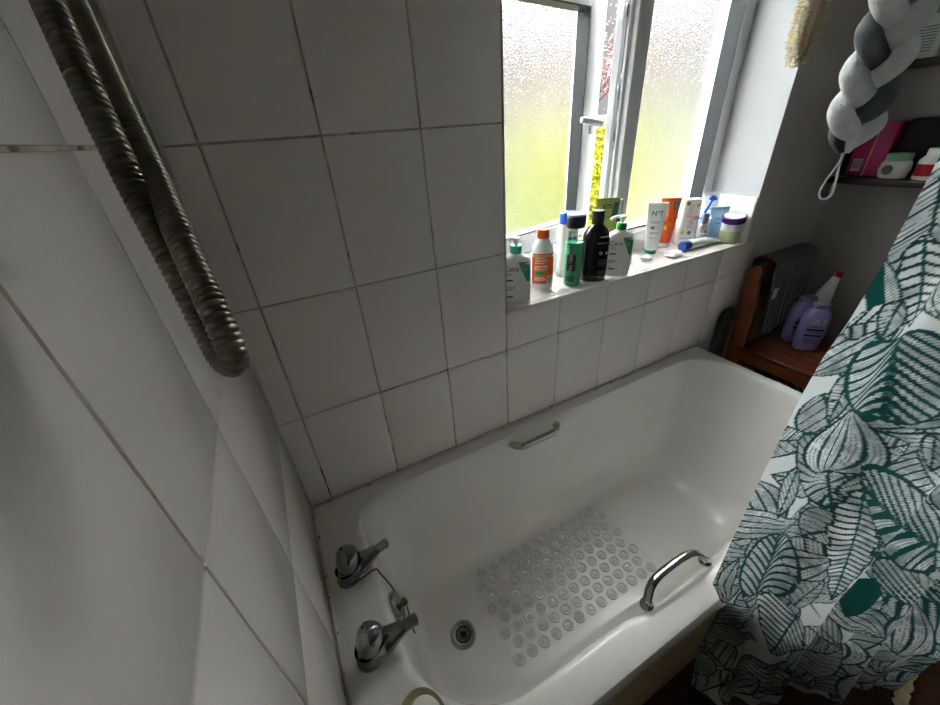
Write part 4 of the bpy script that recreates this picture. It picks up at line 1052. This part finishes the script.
at = me.color_attributes.new('leaf_print', 'FLOAT_COLOR', 'POINT'); at.data.foreach_set('color', cb.reshape(-1))
m = bpy.data.materials.new('leaf_print_polyester'); m.use_nodes = True; nt = m.node_tree; b = nt.nodes['Principled BSDF']
ca_ = nt.nodes.new('ShaderNodeVertexColor'); ca_.layer_name = 'leaf_print'
tc = nt.nodes.new('ShaderNodeTexCoord'); n_ = nt.nodes.new('ShaderNodeTexNoise'); n_.inputs['Scale'].default_value = 900; nt.links.new(tc.outputs['Object'], n_.inputs['Vector'])
bp = nt.nodes.new('ShaderNodeBump'); bp.inputs['Strength'].default_value = .25; bp.inputs['Distance'].default_value = .0006
nt.links.new(n_.outputs['Fac'], bp.inputs['Height']); nt.links.new(bp.outputs['Normal'], b.inputs['Normal'])
nt.links.new(ca_.outputs['Color'], b.inputs['Base Color']); b.inputs['Roughness'].default_value = .75
tr = nt.nodes.new('ShaderNodeBsdfTranslucent'); nt.links.new(ca_.outputs['Color'], tr.inputs['Color'])
mx = nt.nodes.new('ShaderNodeMixShader'); mx.inputs['Fac'].default_value = .68
nt.links.new(b.outputs['BSDF'], mx.inputs[1]); nt.links.new(tr.outputs['BSDF'], mx.inputs[2]); nt.links.new(mx.outputs['Shader'], nt.nodes['Material Output'].inputs['Surface'])
me.materials.append(m)
cur = bpy.data.objects.new('shower_curtain', me); COL.objects.link(cur); tag(cur, 'white shower curtain printed with dark green leaves beside the bath', 'curtain')
mb = MB(); mb.tube([(0, -.72, 2.03), (1.2, -.72, 2.03), (XE, -.72, 2.03)], .0125, 18)
for x in (.003, XE-.003): mb.lathe([(.028, -.003), (.028, .003), (.016, .004)], (x, -.72, 2.03), 20, axis='x')
tag(mb.build('curtain_rail', M['chrome']), 'straight chrome curtain rail above the bath', 'rail')

# cream-edged brown mat on the floor
t = thing('floor_mat', 'brown floor mat with cream fleece edge by the curtain hem', 'mat', (1.62, -1.13, FZ), (0, 0, 0))
mb = MB(); mb.box(-.43, .35, -.30, .14, 0, .016, 0, .006); mb.build('mat_body', M['mat_brown'], t)
mb = MB(); pth = spline([(-.46, -.30, .014), (-.45, .03, .016), (-.42, .125, .018), (-.30, .155, .02), (-.06, .20, .02), (.2, .245, .02), (.32, .24, .02), (.355, .1, .02), (.36, -.3, .018)], 14)
mb.tube(pth, [.013+.0035*math.sin(i*1.7)+.002*math.sin(i*2.9) for i in range(len(pth))], 12); mb.build('fleece_edge', M['mat_cream'], t)

# ------------------------------------------------------------------ sky, camera
w = bpy.data.worlds.new('overcast'); sc.world = w; w.use_nodes = True; nt = w.node_tree
bg = nt.nodes['Background']; bg.inputs['Strength'].default_value = 6.0
# overcast sky: dim band near the horizon, brighter overhead
tc = nt.nodes.new('ShaderNodeTexCoord'); sx = nt.nodes.new('ShaderNodeSeparateXYZ'); nt.links.new(tc.outputs['Generated'], sx.inputs['Vector'])
n_ = nt.nodes.new('ShaderNodeTexNoise'); n_.inputs['Scale'].default_value = 2.2; n_.inputs['Detail'].default_value = 4; nt.links.new(tc.outputs['Generated'], n_.inputs['Vector'])
ad = nt.nodes.new('ShaderNodeMath'); ad.operation = 'MULTIPLY_ADD'; ad.inputs[1].default_value = .06; nt.links.new(n_.outputs['Fac'], ad.inputs[0]); nt.links.new(sx.outputs['Z'], ad.inputs[2])
r_ = nt.nodes.new('ShaderNodeValToRGB'); e = r_.color_ramp.elements
SKY = 16.0
def g(v): return (v*.97/SKY, v*.985/SKY, v/SKY, 1)
e[0].position = .18; e[0].color = g(.115); e[1].position = .98; e[1].color = g(4)
e.new(.30).color = g(.19); e.new(.42).color = g(9); e.new(.58).color = g(13); e.new(.78).color = g(6)
nt.links.new(ad.outputs['Value'], r_.inputs['Fac']); nt.links.new(r_.outputs['Color'], bg.inputs['Color']); bg.inputs['Strength'].default_value = SKY

cam = bpy.data.cameras.new('camera'); co = bpy.data.objects.new('camera', cam); COL.objects.link(co)
cam.sensor_fit = 'HORIZONTAL'; cam.sensor_width = 36; cam.lens = 377.93/940*36; cam.clip_start = .02
Rm = ((0.88369641, -0.46360579, -0.06442306), (-0.28530831, -0.42442228, -0.8593398), (0.37105233, 0.77777593, -0.50733103))
co.matrix_world = Matrix(((Rm[0][0], -Rm[1][0], -Rm[2][0], .1246), (Rm[0][1], -Rm[1][1], -Rm[2][1], -.8526), (Rm[0][2], -Rm[1][2], -Rm[2][2], 1.4491), (0, 0, 0, 1)))
sc.camera = co
sc.view_settings.view_transform = 'Standard'; sc.view_settings.look = 'None'; sc.view_settings.gamma = 1; sc.view_settings.use_curve_mapping = False
sc.view_settings.exposure = 2.1
sc.cycles.max_bounces = 12; sc.cycles.diffuse_bounces = 6; sc.cycles.transmission_bounces = 10; sc.cycles.transparent_max_bounces = 12
sc.cycles.caustics_refractive = True; sc.cycles.sample_clamp_indirect = 12
sc.cycles.use_denoising = True
